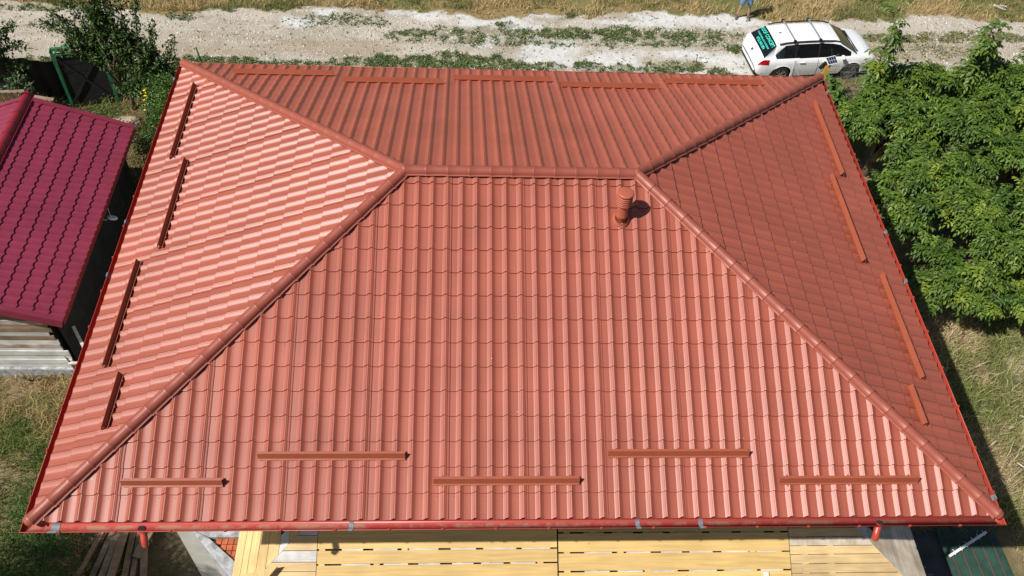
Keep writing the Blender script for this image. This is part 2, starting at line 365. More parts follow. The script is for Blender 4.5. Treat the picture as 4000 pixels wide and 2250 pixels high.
# stones on the road
def stones(n):
    x = rng.uniform(-12, 29, n*3); y = rng.uniform(18.9, 23.2, n*3)
    road, white, green, tan, n1, n2, far = masks(x, y)
    p = road*(.25+1.2*sst(.42, .62, fbm(x, y, .55, 3, 55)))*(1-.75*np.clip(tan, 0, 1))*(1-.85*np.clip(white, 0, 1))
    p *= np.where(x < 2, 1.25, .8)
    k = rng.random(n*3) < p; x, y = x[k][:n], y[k][:n]
    m = len(x); s = rng.uniform(.012, .028, m)*(1+1.1*(rng.random(m) < .1))
    base = np.array([(1, 0, 0), (0, 1, 0), (-1, 0, 0), (0, -1, 0), (0, 0, .7), (0, 0, -.7)], float)
    a = rng.uniform(0, 6.28, m); jit = rng.uniform(.6, 1.3, (m, 6, 3))
    B = base[None]*jit*s[:, None, None]
    ca, sa = np.cos(a)[:, None], np.sin(a)[:, None]
    Vx = B[..., 0]*ca-B[..., 1]*sa+x[:, None]; Vy = B[..., 0]*sa+B[..., 1]*ca+y[:, None]; Vz = B[..., 2]+gz(x, y)[:, None]-s[:, None]*.1
    Vv = np.stack([Vx, Vy, Vz], -1).reshape(-1, 3)
    ft = np.array([(0, 1, 4), (1, 2, 4), (2, 3, 4), (3, 0, 4), (1, 0, 5), (2, 1, 5), (3, 2, 5), (0, 3, 5)])
    Ff = (ft[None]+6*np.arange(m)[:, None, None]).reshape(-1, 3)
    t = rng.random((m, 1)); cc = np.array([.56, .52, .45])*(1-t)+np.array([.38, .35, .30])*t
    cc = np.where(rng.random((m, 1)) < .2, np.array([.66, .63, .57]), cc)
    tag(np_mesh('gravel', Vv, Ff, m_stone, np.repeat(cc, 6, 0)), 'loose pale gravel strewn over the dirt road', 'gravel', kind='stuff')
stones(28000)

def blades(name, x, y, h, wd, cc, lean=.5, label='', cat='grass', z0=None):
    m = len(x); a = rng.uniform(0, 6.28, m); la = rng.uniform(0, 6.28, m); ll = rng.uniform(.1, 1, m)*lean*h
    z = gz(x, y)-.01 if z0 is None else z0
    dx, dy = np.cos(a)*wd/2, np.sin(a)*wd/2; lx, ly = np.cos(la)*ll, np.sin(la)*ll
    P0 = np.stack([x-dx, y-dy, z], -1); P1 = np.stack([x+dx, y+dy, z], -1)
    P2 = np.stack([x+lx*.4+dx*.7, y+ly*.4+dy*.7, z+h*.6], -1); P3 = np.stack([x+lx*.4-dx*.7, y+ly*.4-dy*.7, z+h*.6], -1)
    P4 = np.stack([x+lx*1.4, y+ly*1.4, z+h*.95], -1)
    Vv = np.stack([P0, P1, P2, P3, P4], 1).reshape(-1, 3)
    ft = np.array([(0, 1, 2), (0, 2, 3), (3, 2, 4)]); Ff = (ft[None]+5*np.arange(m)[:, None, None]).reshape(-1, 3)
    return tag(np_mesh(name, Vv, Ff, m_grass, np.repeat(cc, 5, 0)), label, cat, kind='stuff')
def mixc(A, B, t): return np.array(A)*(1-t[:, None])+np.array(B)*t[:, None]

# dry verge beyond the road
n = 60000
x = rng.uniform(-12.5, 29, n); y = 22.3+rng.random(n)**1.3*3.6
k = (y > road_far(x)+(fbm(x, y, 3.1, 4, 8)-.5)*.6-.05); x, y = x[k], y[k]
wm = masks(x, y)[1]; k = rng.random(len(x)) > wm*.97; x, y = x[k], y[k]
cl = fbm(x, y, 1.3, 4, 60); k = rng.random(len(x)) < sst(.25, .55, cl)+.25; x, y, cl = x[k], y[k], cl[k]
g = np.clip(sst(.46, .66, fbm(x, y, .6, 4, 62)+.04*(np.abs(x-24) < 4)+.05*(x < 6))+rng.normal(0, .2, len(x)), 0, 1)
blades('verge_grass', x, y, rng.uniform(.10, .30, len(x))*(.5+cl), rng.uniform(.012, .028, len(x)), mixc((.60, .46, .24), (.19, .22, .07), g)*rng.uniform(.7, 1.25, (len(x), 1)), .9, 'dry straw coloured grass along the far edge of the road')
# left yard in front of the shed
n = 30000
x = rng.uniform(-7, -.2, n); y = rng.uniform(1.2, 7.0, n)
cl = fbm(x, y, 1.5, 4, 65); k = rng.random(n) < sst(.3, .6, cl)+.3; x, y, cl = x[k], y[k], cl[k]
g = np.clip(sst(.42, .60, fbm(x, y, .8, 4, 66)-.03+.20*(y < 4.5)+.06*(x > -3.2))+rng.normal(0, .2, len(x)), 0, 1)
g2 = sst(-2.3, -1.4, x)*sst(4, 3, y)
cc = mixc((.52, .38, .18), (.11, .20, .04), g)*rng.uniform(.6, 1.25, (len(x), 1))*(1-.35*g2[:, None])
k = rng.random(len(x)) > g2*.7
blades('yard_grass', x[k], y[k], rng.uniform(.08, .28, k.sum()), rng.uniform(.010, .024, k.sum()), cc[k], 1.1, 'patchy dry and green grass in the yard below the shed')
# right yard
n = 52000
x = rng.uniform(13.8, 23, n); y = rng.uniform(.5, 9.5, n)
k = ~((x < 17.9) & (y < 2.95) & (x > 14.4)); x, y = x[k], y[k]
cl = fbm(x, y, 1.2, 4, 75); k = rng.random(len(x)) < sst(.3, .6, cl)+.3; x, y, cl = x[k], y[k], cl[k]
g = np.clip(sst(.40, .62, fbm(x, y, .7, 4, 76)+.06*(y < 4))+rng.normal(0, .25, len(x)), 0, 1)
blades('meadow_grass', x, y, rng.uniform(.10, .36, len(x)), rng.uniform(.012, .024, len(x)), mixc((.62, .50, .29), (.26, .30, .09), g)*rng.uniform(.65, 1.25, (len(x), 1)), 1.2, 'long tangled grass beside the right side of the house')
# back left yard and strip behind the house
n = 26000
x = np.concatenate([rng.uniform(-11, -1, n), rng.uniform(-1, 30, n//2)]); y = np.concatenate([rng.uniform(13.2, 19.6, n), rng.uniform(16.5, 19.1, n//2)])
sandy = ellip(x, y, -4.7, 16.3, .45, .28, .4, 1.5, 90); k = (rng.random(len(x)) > sandy) & (y < road_near(x)); x, y = x[k], y[k]
g = np.clip(sst(.42, .6, fbm(x, y, .9, 4, 86))+rng.normal(0, .25, len(x)), 0, 1)
blades('back_yard_grass', x, y, rng.uniform(.08, .32, len(x)), rng.uniform(.010, .024, len(x)), mixc((.40, .29, .13), (.09, .13, .035), g)*rng.uniform(.6, 1.2, (len(x), 1)), 1., 'straw and green grass between the shed and the road')
# low weeds on the road
n = 200000
x = rng.uniform(-12, 29, n); y = rng.uniform(18.9, 23, n)
road, white, green, tan, n1, n2, far = masks(x, y)
p = np.clip(green*1.5*sst(.36, .55, fbm(x, y, 4, 3, 88))+.012, 0, 1); k = rng.random(n) < p*.95; x, y = x[k], y[k]
g = np.clip(rng.normal(.8, .22, len(x))-.45*(x > 16), 0, 1)
blades('road_weeds', x, y, rng.uniform(.03, .10, len(x)), rng.uniform(.03, .055, len(x)), mixc((.32, .27, .14), (.075, .145, .04), g)*rng.uniform(.7, 1.3, (len(x), 1)), 1.6, 'low green clover and weeds in patches on the road', 'weeds')

# ================================================================= HOUSE
W, D, H, RA, RB, RC = 13.115, 9.848, 2.0107, 4.758, 4.632, 8.280
house = thing('house', 'two storey house under a large terracotta red hipped metal tile roof', 'house', (W/2, D/2, 0))
WV = W/60; CR = .35; WH = .031
def wave(t):        # t in [0,1): pan, rise, crest, fall
    t = t % 1
    if t < .44: return .0
    if t < .64: return (t-.44)/.20*.90
    if t < .69: return .90-.10*math.sin((t-.64)/.05*math.pi)
    if t < .76: return .90+.10*math.sin((t-.69)/.07*math.pi)
    q = (t-.76)/.24; return .90*(1-q)**1.35
TS = [0, .22, .43, .45, .52, .60, .64, .665, .69, .71, .74, .765, .79, .82, .86, .91, .96]
def slope_axes(k):
    if k == 'front': o, ux, sx, L_, S_ = (0, 0), (1, 0), (0, 1), W, RB
    if k == 'back': o, ux, sx, L_, S_ = (W, D), (-1, 0), (0, -1), W, D-RB
    if k == 'left': o, ux, sx, L_, S_ = (0, D), (0, -1), (1, 0), D, RA
    if k == 'right': o, ux, sx, L_, S_ = (W, 0), (0, 1), (-1, 0), D, W-RC
    return o, ux, sx, L_, S_
hipc = {'front': (RA, RC), 'back': (W-RC, W-RA), 'left': (D-RB, D-RB), 'right': (RB, RB)}
nwv = {'front': 60, 'back': 60, 'left': 45, 'right': 45}
def hfun(u, wv): return wave(u/wv)*WH
def build_slope(k):
    o, ux, sx, L_, S_ = slope_axes(k); wv = L_/nwv[k]; ln = math.hypot(S_, H); ca, sa = S_/ln, H/ln
    U = Vector((ux[0], ux[1], 0)); S = Vector((sx[0]*ca, sx[1]*ca, sa)); Nn = Vector((-sx[0]*sa, -sx[1]*sa, ca))
    O = Vector((o[0], o[1], EZ)); h0, h1 = hipc[k]
    # under-deck, the part that carries the sheets
    d = MB(); q = [(0, 0), (L_, 0), (h1, ln), (h0, ln)]
    d.add([O+U*a+S*b-Nn*.035 for a, b in q]+[O+U*a+S*b-Nn*.07 for a, b in q], [(0, 1, 2, 3), (7, 6, 5, 4), (0, 4, 5, 1), (1, 5, 6, 2), (2, 6, 7, 3), (3, 7, 4, 0)])
    deck = d.build(k+'_roof_slope', m_under, house)
    tag(deck, label={'front': 'front roof slope with vent pipe', 'back': 'rear roof slope facing the road', 'left': 'sunlit left roof slope', 'right': 'shaded right roof slope'}[k])
    nper = 5; mb_all = 0
    ncr = int(math.ceil(ln/CR))
    for w0 in range(0, nwv[k], nper):
        us = []
        for w_ in range(w0, min(w0+nper, nwv[k])):
            us += [(w_+t)*wv for t in TS]
        us.append((w0+nper)*wv)
        lo, hi = us[0], us[-1]
        # highest s this strip reaches
        def smax(u): return ln*min(1, u/h0 if h0 > 0 else 1, (L_-u)/(L_-h1))
        mids = [max(lo, min(hi, q_)) for q_ in (lo, hi, h0, h1)]
        top = max(smax(q_) for q_ in mids)
        rows = []
        rnd = random.Random(w0*7+len(k)); jit = rnd.uniform(-.0015, .0015)
        s0 = -.035
        for c in range(ncr+1):
            sa_ = s0+c*CR; sb_ = sa_+CR
            if sa_ > top+.05: break
            rows.append((sa_, .022)); rows.append((sa_+.010, .0225)); rows.append((sb_-.010, .0)); rows.append((sb_-.003, -.006))
        vs = []; fs = []
        nu = len(us)
        for (s_, st) in rows:
            for i, u in enumerate(us):
                h_ = hfun(u, wv)
                e = .009 if i > nu-3 else (.004 if i > nu-6 else 0)      # the lapped edge stands proud
                s2 = s_+h_*.75
                vs.append(O+U*(u+(.004 if i == nu-1 else 0))+S*s2+Nn*(h_+st+e+jit))
        for r_ in range(len(rows)-1):
            for i in range(nu-1):
                fs.append((r_*nu+i, r_*nu+i+1, (r_+1)*nu+i+1, (r_+1)*nu+i))
        # bottom lip
        base = len(vs)
        for i, u in enumerate(us): vs.append(vs[i]-Nn*.014)
        for i in range(nu-1): fs.append((base+i, base+i+1, i+1, i))
        me = bpy.data.meshes.new('roof_sheet'); me.from_pydata([tuple(v) for v in vs], [], fs); me.materials.append(m_roof)
        bm = bmesh.new(); bm.from_mesh(me)
        for (pa, pb, sg) in (((0, 0), (h0, S_), 1), ((L_, 0), (h1, S_), -1)):
            A_ = Vector((o[0]+ux[0]*pa[0]+sx[0]*pa[1], o[1]+ux[1]*pa[0]+sx[1]*pa[1], 0)); B_ = Vector((o[0]+ux[0]*pb[0]+sx[0]*pb[1], o[1]+ux[1]*pb[0]+sx[1]*pb[1], 0))
            dd = (B_-A_).normalized(); nn = Vector((dd.y, -dd.x, 0))
            inside = O+U*(L_/2)
            if nn.dot(Vector((inside.x, inside.y, 0))-A_) > 0: nn = -nn
            bmesh.ops.bisect_plane(bm, geom=bm.verts[:]+bm.edges[:]+bm.faces[:], plane_co=A_-nn*.05, plane_no=nn, clear_outer=True)
        tp = O+S*(ln-.045)
        bmesh.ops.bisect_plane(bm, geom=bm.verts[:]+bm.edges[:]+bm.faces[:], plane_co=tp, plane_no=S, clear_outer=True)
        nd = Vector((sx[0], sx[1], 0))
        for p in bm.faces: p.smooth = True
        for e_ in bm.edges:
            if len(e_.link_faces) == 2:
                g_ = e_.calc_face_angle(0); al = abs((e_.verts[1].co-e_.verts[0].co).normalized().dot(U))
                if (al > .6 and g_ > R(1)) or g_ > R(17): e_.smooth = False
        bm.to_mesh(me); n_ = len(bm.faces); bm.free()
        if n_: link('roof_sheet', me, deck).location = (0, 0, 0)
    return deck, O, U, S, Nn, ln, wv
# children of a part inherit its offset, so keep the offsets only on first level
slopes = {k: build_slope(k) for k in ('front', 'back', 'left', 'right')}
# screw heads on the front slope
d_, O_, U_, S_, N_, ln_, wv_ = slopes['front']
sc = MB()
for c in (1, 4, 7, 10, 13):
    for i in range(60):
        if (i*7+c) % 5 == 3: continue
        u = (i+.3)*wv_; s = -.035+c*CR-.045
        if s > ln_*min(u/RA, (W-u)/(W-RC))-.3: continue
        p = O_+U_*u+S_*s+N_*.002
        sc.tube([p, p+N_*.006], .007, 6)
so_ = sc.build('screw_heads', m_cap, house); tag(so_, kind='stuff')

# ridge and hip caps
def cap_mesh(length, r0, r1, upv, flat=.028):
    mb = MB(); n = 12
    prof = []
    for i in range(n+1):
        a = math.pi*i/n; prof.append((math.cos(a), math.sin(a)))
    def ring(x, r, fl):
        pts = [(x, -(r+fl), -.012), (x, -r, -.004)]
        pts += [(x, -r*c_, r*s_*1.02) for c_, s_ in prof]
        pts += [(x, r, -.004), (x, (r+fl), -.012)]
        return pts
    rings = [ring(0, r0+.004, flat), ring(.010, r0+.006, flat), ring(.020, r0+.006, flat), ring(.03, r0+.001, flat), ring(length*.5, (r0+r1)/2, flat), ring(length+.012, r1, flat)]
    m_ = len(rings[0]); vs = [p for g_ in rings for p in g_]; fs = []
    for i in range(len(rings)-1):
        for j in range(m_-1): fs.append((i*m_+j, i*m_+j+1, (i+1)*m_+j+1, (i+1)*m_+j))
    mb.add(vs, fs); return mb
capm = cap_mesh(.327, .083, .078, None).mesh('ridge_cap', m_cap, True)
for e_ in capm.edges: pass
def caps(p0, p1, n, first=0.0, bend=None):
    p0, p1 = Vector(p0), Vector(p1); t = (p1-p0); L_ = t.length; t.normalize()
    sd_ = Vector((0, 0, 1)).cross(t).normalized(); u_ = t.cross(sd_)
    M = Matrix((t, sd_, u_)).transposed()
    for i in range(n):
        o = bpy.data.objects.new('ridge_cap', capm); col.objects.link(o); o.parent = house
        loc = p0+t*(L_*i/n)
        q = M.to_quaternion() @ Quaternion((1, 0, 0), R(random.uniform(-1, 1)))
        o.rotation_mode = 'QUATERNION'; o.rotation_quaternion = q
        o.location = loc-ORG[house.name]; o.scale = (L_/n/.327, 1, 1)
    return t, sd_, u_
zc = .045
R1 = Vector((RA, RB, EZ+H+zc)); R2 = Vector((RC, RB, EZ+H+zc))
ends = [((-.02, -.02, EZ+zc-.01), R1, 21), ((-.02, D+.02, EZ+zc-.01), R1, 21), ((W+.02, -.02, EZ+zc-.01), R2, 21), ((W+.02, D+.02, EZ+zc-.01), R2, 21)]
caps(R1-Vector((.02, 0, 0)), R2+Vector((.02, 0, 0)), 11)
for p, q_, n in ends:
    t, s_, u_ = caps(p, q_, n)
    mb = MB(); rings = []                         # rounded end piece
    for j, (dx, rr_) in enumerate(((0.01, .085), (-.03, .082), (-.055, .066), (-.07, .035), (-.074, .0))):
        rings.append([Vector(p)+t*dx+s_*(-math.cos(math.pi*i/10)*rr_)+u_*(math.sin(math.pi*i/10)*rr_) for i in range(11)])
    vs = [v for g_ in rings for v in g_]; fs = [(a*11+b, a*11+b+1, (a+1)*11+b+1, (a+1)*11+b) for a in range(4) for b in range(10)]
    fs.append(tuple(range(11)))
    mb.add(vs, fs); mb.build('hip_end_cap', m_cap, house, smooth=True)
for c_ in (R1, R2):                                # Y shaped junction pieces
    mb = MB(); n = 14; rings = []
    for j in range(6):
        a = math.pi/2*j/5
        rings.append([c_+Vector((math.cos(2*math.pi*i/n)*.098*math.cos(a), math.sin(2*math.pi*i/n)*.094*math.cos(a), -.03+.116*math.sin(a))) for i in range(n)])
    vs = [v for g_ in rings for v in g_]; fs = [(a*n+b, a*n+(b+1) % n, (a+1)*n+(b+1) % n, (a+1)*n+b) for a in range(5) for b in range(n)]
    mb.add(vs, fs); mb.build('ridge_junction', m_cap, house, smooth=True)

# gutters: open half round troughs
def gutter(p0, p1, outn, name, m, r=.068):
    p0, p1, outn = Vector(p0), Vector(p1), Vector(outn); mb = MB(); n = 12; t = (p1-p0).normalized()
    prof = []
    for i in range(n+1):
        a = math.pi+math.pi*i/n
        prof.append((math.cos(a)*r, math.sin(a)*r))
    prof.insert(0, (-r, .03)); prof += [(r+.006, .004), (r+.012, -.004), (r+.004, -.012)]
    vs = []; 
    for e, (p, sg) in enumerate(((p0, 1), (p1, -1))):
        for (a, b) in prof: vs.append(p+outn*a+Vector((0, 0, b))-t*sg*(a))     # mitred at the corners
    m_ = len(prof)
    mb.add(vs, [(j, j+1, m_+j+1, m_+j) for j in range(m_-1)])
    o = mb.build(name, m, house, smooth=True)
    md = o.modifiers.new('thick', 'SOLIDIFY'); md.thickness = .003
    br = MB(); L_ = (p1-p0).length; k = int(L_/.6)
    return o
GZc = EZ-.055; go = .075
gf = gutter((-go, -go, GZc), (W+go, -go, GZc), (0, -1, 0), 'gutter', m_gut)
gl_ = gutter((-go, D+go, GZc), (-go, -go, GZc), (-1, 0, 0), 'gutter', m_gutclean)
gr_ = gutter((W+go, -go, GZc), (W+go, D+go, GZc), (1, 0, 0), 'gutter', m_gutclean)
gb_ = gutter((W+go, D+go, GZc), (-go, D+go, GZc), (0, 1, 0), 'gutter', m_gutclean)
gf['label'] = 'front gutter with brown silt'; gl_['label'] = 'left gutter'; gr_['label'] = 'right gutter'; gb_['label'] = 'rear gutter'
def clip(par, p, ax, out):         # bracket clip over the outer lip
    mb = MB(); o = Vector(out); c = Vector(p)+o*.078
    mb.box(c, (.035 if ax == 0 else .02, .02 if ax == 0 else .035, .03)); return mb
for par, a, ax, fx, out in ((gf, np.arange(.35, W, .72), 0, -go, (0, -1, 0)), (gl_, np.arange(.35, D, .72), 1, -go, (-1, 0, 0)), (gr_, np.arange(.35, D, .72), 1, W+go, (1, 0, 0))):
    for q_ in a:
        p = (q_, fx, GZc+.005) if ax == 0 else (fx, q_, GZc+.005)
        clip(par, p, ax, out).build('gutter_bracket', m_gutclean, par)
def tape(par, c, ax, wd=.075):
    mb = MB(); n = 10; r = .064; vs = []
    for e in (-wd/2, wd/2):
        for i in range(n+1):
            a = math.pi+math.pi*i/n; q_ = math.cos(a)*r; z = math.sin(a)*r
            vs.append((c[0]+e, c[1]+q_, GZc+z) if ax == 0 else (c[0]+q_, c[1]+e, GZc+z))
    for e in (-wd/2, wd/2):    # wraps over the lip
        pass
    mb.add(vs, [(i, i+1, n+1+i+1, n+1+i) for i in range(n)])
    b = MB(); mb.box((c[0], c[1]+(-.078), GZc+.004) if ax == 0 else (c[0]+(.078 if c[0] > 5 else -.078), c[1], GZc+.004), (wd, .022, .018) if ax == 0 else (.022, wd, .018))
    mb.build('sealing_tape', m_tape, par)
for x_ in (.27, 4.16, 8.07, 8.95): tape(gf, (x_, -go), 0, .06 if x_ > 1 else .11)
for y_ in (5.48, 4.33, 9.52, .28): tape(gr_, (W+go, y_), 1)
for y_ in (5.5, 4.3, 9.45): tape(gl_, (-go, y_), 1)
# outlets with elbow pipes
for x_ in (1.39, 11.49):
    mb = MB(); c = Vector((x_, -go, GZc-.058))
    ring = [c+Vector((math.cos(a)*.052, math.sin(a)*.042, 0)) for a in np.linspace(0, 2*math.pi, 17)[:-1]]
    mb.add(ring, [tuple(range(16))]); mb.build('outlet_hole', m_dark, gf)
    mb = MB(); a_ = []
    for t in np.linspace(0, 1, 7):
        ang = t*R(75); a_.append((x_+.10*(1-math.cos(ang)), -go-.02-.02*t, GZc-.07-.17*math.sin(ang)))
    if x_ > 5: a_ = [(2*x_-p[0]+.02, p[1], p[2]) for p in a_]
    xx = a_[-1][0]
    q__ = .035 if x_ < 5 else -.05; pth = [(x_, -go, GZc-.055), (x_+q__*.1, -go-.015, GZc-.10), (x_+q__*.4, -go-.05, GZc-.135), (x_+q__*.8, -go-.095, GZc-.155), (x_+q__, -go-.135, GZc-.19), (x_+q__, -go-.15, GZc-.25)]
    mb.tube(pth, .048, 14, cap=False); mb.build('downpipe_elbow', m_gutclean, gf, smooth=True)

# snow guards: pitched metal bars resting on the crests
def guard(k, a, b, face_in=False):
    _, O, U, S, Nn, ln, wv = slopes[k]; a, b = Vector(a), Vector(b)
    def loc(p): q_ = p-O; return q_.dot(U), q_.dot(S)
    (u0, s0), (u1, s1) = loc(a), loc(b)
    if u0 > u1: u0, u1, s0, s1 = u1, u0, s1, s0
    s0 = s1 = (s0+s1)/2+(.06 if k == 'front' else .015)
    z0 = WH+.018
    prof = [(-.085, .0), (-.062, .002), (-.004, .088), (.004, .088), (.008, .004), (.034, .0)]
    mb = MB(); vs = []
    for u, s_ in ((u0, s0), (u1, s1)):
        for (a_, h_) in prof: vs.append(O+U*u+S*(s_+a_)+Nn*(z0+h_))
    n_ = len(prof); mb.add(vs, [(i, i+1, n_+i+1, n_+i) for i in range(n_-1)])
    o = mb.build('snow_guard', m_guard, house); md = o.modifiers.new('t', 'SOLIDIFY'); md.thickness = .002
    u = u0+.12
    while u < u1:
        for a_ in (-.092, .036):
            m2 = MB(); M_ = Matrix((U, S, Nn)).transposed(); m2.box(O+U*u+S*(s0+a_)+Nn*(z0-.004), (.016, .03, .014), M_)
            m2.build('bracket', m_cap, o).location = (0, 0, 0)
        u += .437
    return o
SG = {'front': [((1.11, .40), (2.44, .40)), ((2.88, .72), (4.87, .72)), ((5.26, .41), (7.26, .40)), ((7.67, .74), (9.66, .74)), ((10.06, .40), (12.05, .39))],
      'left': [((.45, 8.9), (.45, 6.81)), ((.77, 6.6), (.77, 4.52)), ((.45, 4.33), (.43, 2.28)), ((.77, 2.06), (.74, 1.15))],
      'back': [((1.09, 9.27), (3.05, 9.25)), ((3.28, 8.88), (5.22, 8.90)), ((5.43, 9.18), (7.37, 9.16)), ((7.54, 8.86), (9.5, 8.87)), ((9.7, 9.24), (11.68, 9.25))],
      'right': [((12.63, 8.73), (12.64, 6.62)), ((12.34, 6.48), (12.35, 4.37)), ((12.63, 4.19), (12.65, 2.09)), ((12.3, 1.87), (12.36, 1.2))]}
def roof_z(k, x, y): return EZ+H*{'front': y/RB, 'back': (D-y)/(D-RB), 'left': x/RA, 'right': (W-x)/(W-RC)}[k]
for k, L_ in SG.items():
    for a, b in L_: guard(k, (*a, roof_z(k, *a)), (*b, roof_z(k, *b)))

# vent pipe
vp = (8.007, 3.97); vz = roof_z('front', *vp)
mb = MB(); _, O, U, S, Nn, ln, wv = slopes['front']; c = Vector((*vp, vz))+Nn*(WH+.01)
ring = []
for hgt, rad in ((-.03, .118), (.004, .122), (.010, .115), (.03, .10), (.05, .092)):
    ring.append([c+U*(math.cos(a)*rad*1.05)+S*(math.sin(a)*rad*1.15)+Nn*hgt for a in np.linspace(0, 2*math.pi, 25)[:-1]])
vs = [v for g_ in ring for v in g_]; mb.add(vs, [(a*24+b, a*24+(b+1) % 24, (a+1)*24+(b+1) % 24, (a+1)*24+b) for a in range(4) for b in range(24)])
vent = mb.build('vent_pipe', m_vent, house, smooth=True)
def lathe(prof, c, n=24):
    m2 = MB(); vs = [(c[0]+r_*math.cos(2*math.pi*i/n), c[1]+r_*math.sin(2*math.pi*i/n), c[2]+z_) for r_, z_ in prof for i in range(n)]
    fs = [(a*n+b, a*n+(b+1) % n, (a+1)*n+(b+1) % n, (a+1)*n+b) for a in range(len(prof)-1) for b in range(n)]
    m2.add(vs, fs); return m2
cz = (vp[0], vp[1], vz)
lathe([(.088, 0), (.088, .09), (.096, .10), (.096, .13), (.084, .16), (.084, .34)], cz).build('pipe_body', m_vent, vent, smooth=True)
pr = [(.084, .33)]
for i in range(5):
    z_ = .345+i*.036; pr += [(.092, z_), (.118, z_+.006), (.122, z_+.02), (.114, z_+.026), (.094, z_+.03)]
pr += [(.094, .525), (.118, .535), (.122, .55), (.122, .565), (.110, .577), (.06, .585), (.0005, .587)]
cp = lathe(pr, cz).build('louvred_cap', m_vent, vent, smooth=True)
for p in cp.data.polygons: p.use_smooth = abs(p.normal.z) < .8
for p in vent.children: p.location = (0, 0, 0)

# walls, soffit
sf = MB(); sf.box((W/2, D/2, EZ-.13), (W-.1, D-.1, .03)); sf.build('soffit', m_soffit, house)
fb = MB()
for c, d in (((W/2, .0, EZ-.09), (W, .03, .12)), ((W/2, D, EZ-.09), (W, .03, .12)), ((0, D/2, EZ-.09), (.03, D-.04, .12)), ((W, D/2, EZ-.09), (.03, D-.04, .12))): fb.box(c, d)
fb.build('fascia', m_gutclean, house)
wl = MB(); x0, x1, y0, y1 = .65, W-.65, 1.55, D-.65
wl.box(((x0+x1)/2, (y0+y1)/2, (EZ-.15)/2), (x1-x0, y1-y0, EZ-.15)); wl.build('wall', m_wall, house)
for (cx_, cy_, ax) in ((x0-.005, 3.5, 1), (x0-.005, 7, 1), (x1+.005, 3.5, 1), (x1+.005, 7, 1), (3, y1+.005, 0), (6.5, y1+.005, 0), (10, y1+.005, 0)):
    for z_ in (1.5, 4.9):
        mb = MB(); mb.box((cx_, cy_, z_), (.06, 1.1, 1.2) if ax else (1.1, .06, 1.2)); wo = mb.build('window', m_plasticw, house)
        mb = MB(); mb.box((cx_, cy_, z_), (.075, .98, 1.08) if ax else (.98, .075, 1.08)); g_ = mb.build('pane', m_glass, wo); g_.location = (0, 0, 0)
# ground floor projecting under the lower roof
PX0, PX1, PT = 1.80, 13.84, .466
wl = MB(); wl.box(((2.3+13.3)/2, (.45+1.5)/2, 1.6), (11, 1.05, 3.2)); wl.build('ground_floor_wall', m_wall, house)
HLx, HRx, HY, HZ = 2.99, 12.50, 1.23, 4.0       # hip lines pass here at 45 degrees
def zf(y): return HZ+(y-HY)*PT
yE = HY-(HLx-PX0)                               # front eave
def zl(x): return HZ-(HLx-x)*PT
def zr(x): return HZ-(x-HRx)*PT
lower = thing('lower_roof', 'unfinished lower hipped roof of yellow boards below the front gutter', 'roof deck', (7.8, .6, 0))
# rafters and frame under the boards
mb = MB()
for x_ in np.arange(2.4, 13.6, .46):
    lim = min(1.52, 1.52)
    ylo = max(yE, HY-(min(x_-PX0, PX1-x_) - (HLx-PX0))) if (x_ < HLx or x_ > HRx) else yE
    ylo = max(yE+.02, HY-(x_-PX0)+(HLx-PX0)*0 if False else yE+.02)
    if x_ < 3.0 or x_ > 12.4: continue
    mb.bar((x_, ylo, zf(ylo)-.075), (x_, 1.5, zf(1.5)-.075), .10, .10)
fr = mb.build('rafters', m_pine, lower); fr['kind'] = 'stuff'
mb = MB()                                        # dusty felt seen in the open joints
mb.add([(2.6, yE+.3, zf(yE+.3)-.16), (13.0, yE+.3, zf(yE+.3)-.16), (13.0, 1.5, zf(1.5)-.16), (2.6, 1.5, zf(1.5)-.16)], [(0, 1, 2, 3)])
mb.build('roof_membrane', m_dark, lower)
# boards of the middle field, 30 cm wide and 4 m long
def slab(poly3, th, nrm, name, m, par):
    mb = MB(); nrm = Vector(nrm).normalized(); n = len(poly3); P = [Vector(p) for p in poly3]
    mb.add(P+[p-nrm*th for p in P], [tuple(range(n)), tuple(range(2*n-1, n-1, -1))]+[(i, n+i, n+(i+1) % n, (i+1) % n) for i in range(n)])
    o = mb.build(name, m, par); return o
NF = (0, -PT, 1)
def front_board(x0_, x1_, ya, yb, m, th=.027, lift=0, tilt=0, name='roof_board'):
    q = [(x0_, ya, zf(ya)+lift), (x1_, ya+tilt, zf(ya+tilt)+lift), (x1_, yb+tilt, zf(yb+tilt)+lift), (x0_, yb, zf(yb)+lift)]
    return slab(q, th, NF, name, m, lower)
colA = [(1.495, 1.215), (1.195, .925), (.895, .705), (.68, .43), (.41, .14), (.12, yE)]
colB = [(1.495, 1.145), (1.12, .848), (.825, .57), (.545, .28), (.26, yE)]
for (a, b) in colA: front_board(3.245, 7.285, b, a, m_panel, tilt=random.uniform(-.012, .004))
for (a, b) in colB: front_board(7.31, 11.32, b, a, m_panel, tilt=random.uniform(-.012, .004))
# blocks visible in the open joints
mb = MB()
for yy_, xa, xb in ((.915, 3.3, 7.2), (.695, 3.3, 7.2), (1.13, 7.4, 11.3), (.836, 7.4, 11.3), (.558, 7.4, 11.3)):
    x_ = xa+.35
    while x_ < xb-.5:
        l_ = random.uniform(.35, .5); mb.box((x_+l_/2, yy_, zf(yy_)-.022), (l_, .03, .012)); x_ += l_+random.uniform(.12, .25)
b_ = mb.build('joint_battens', m_palewood, lower); b_['kind'] = 'stuff'
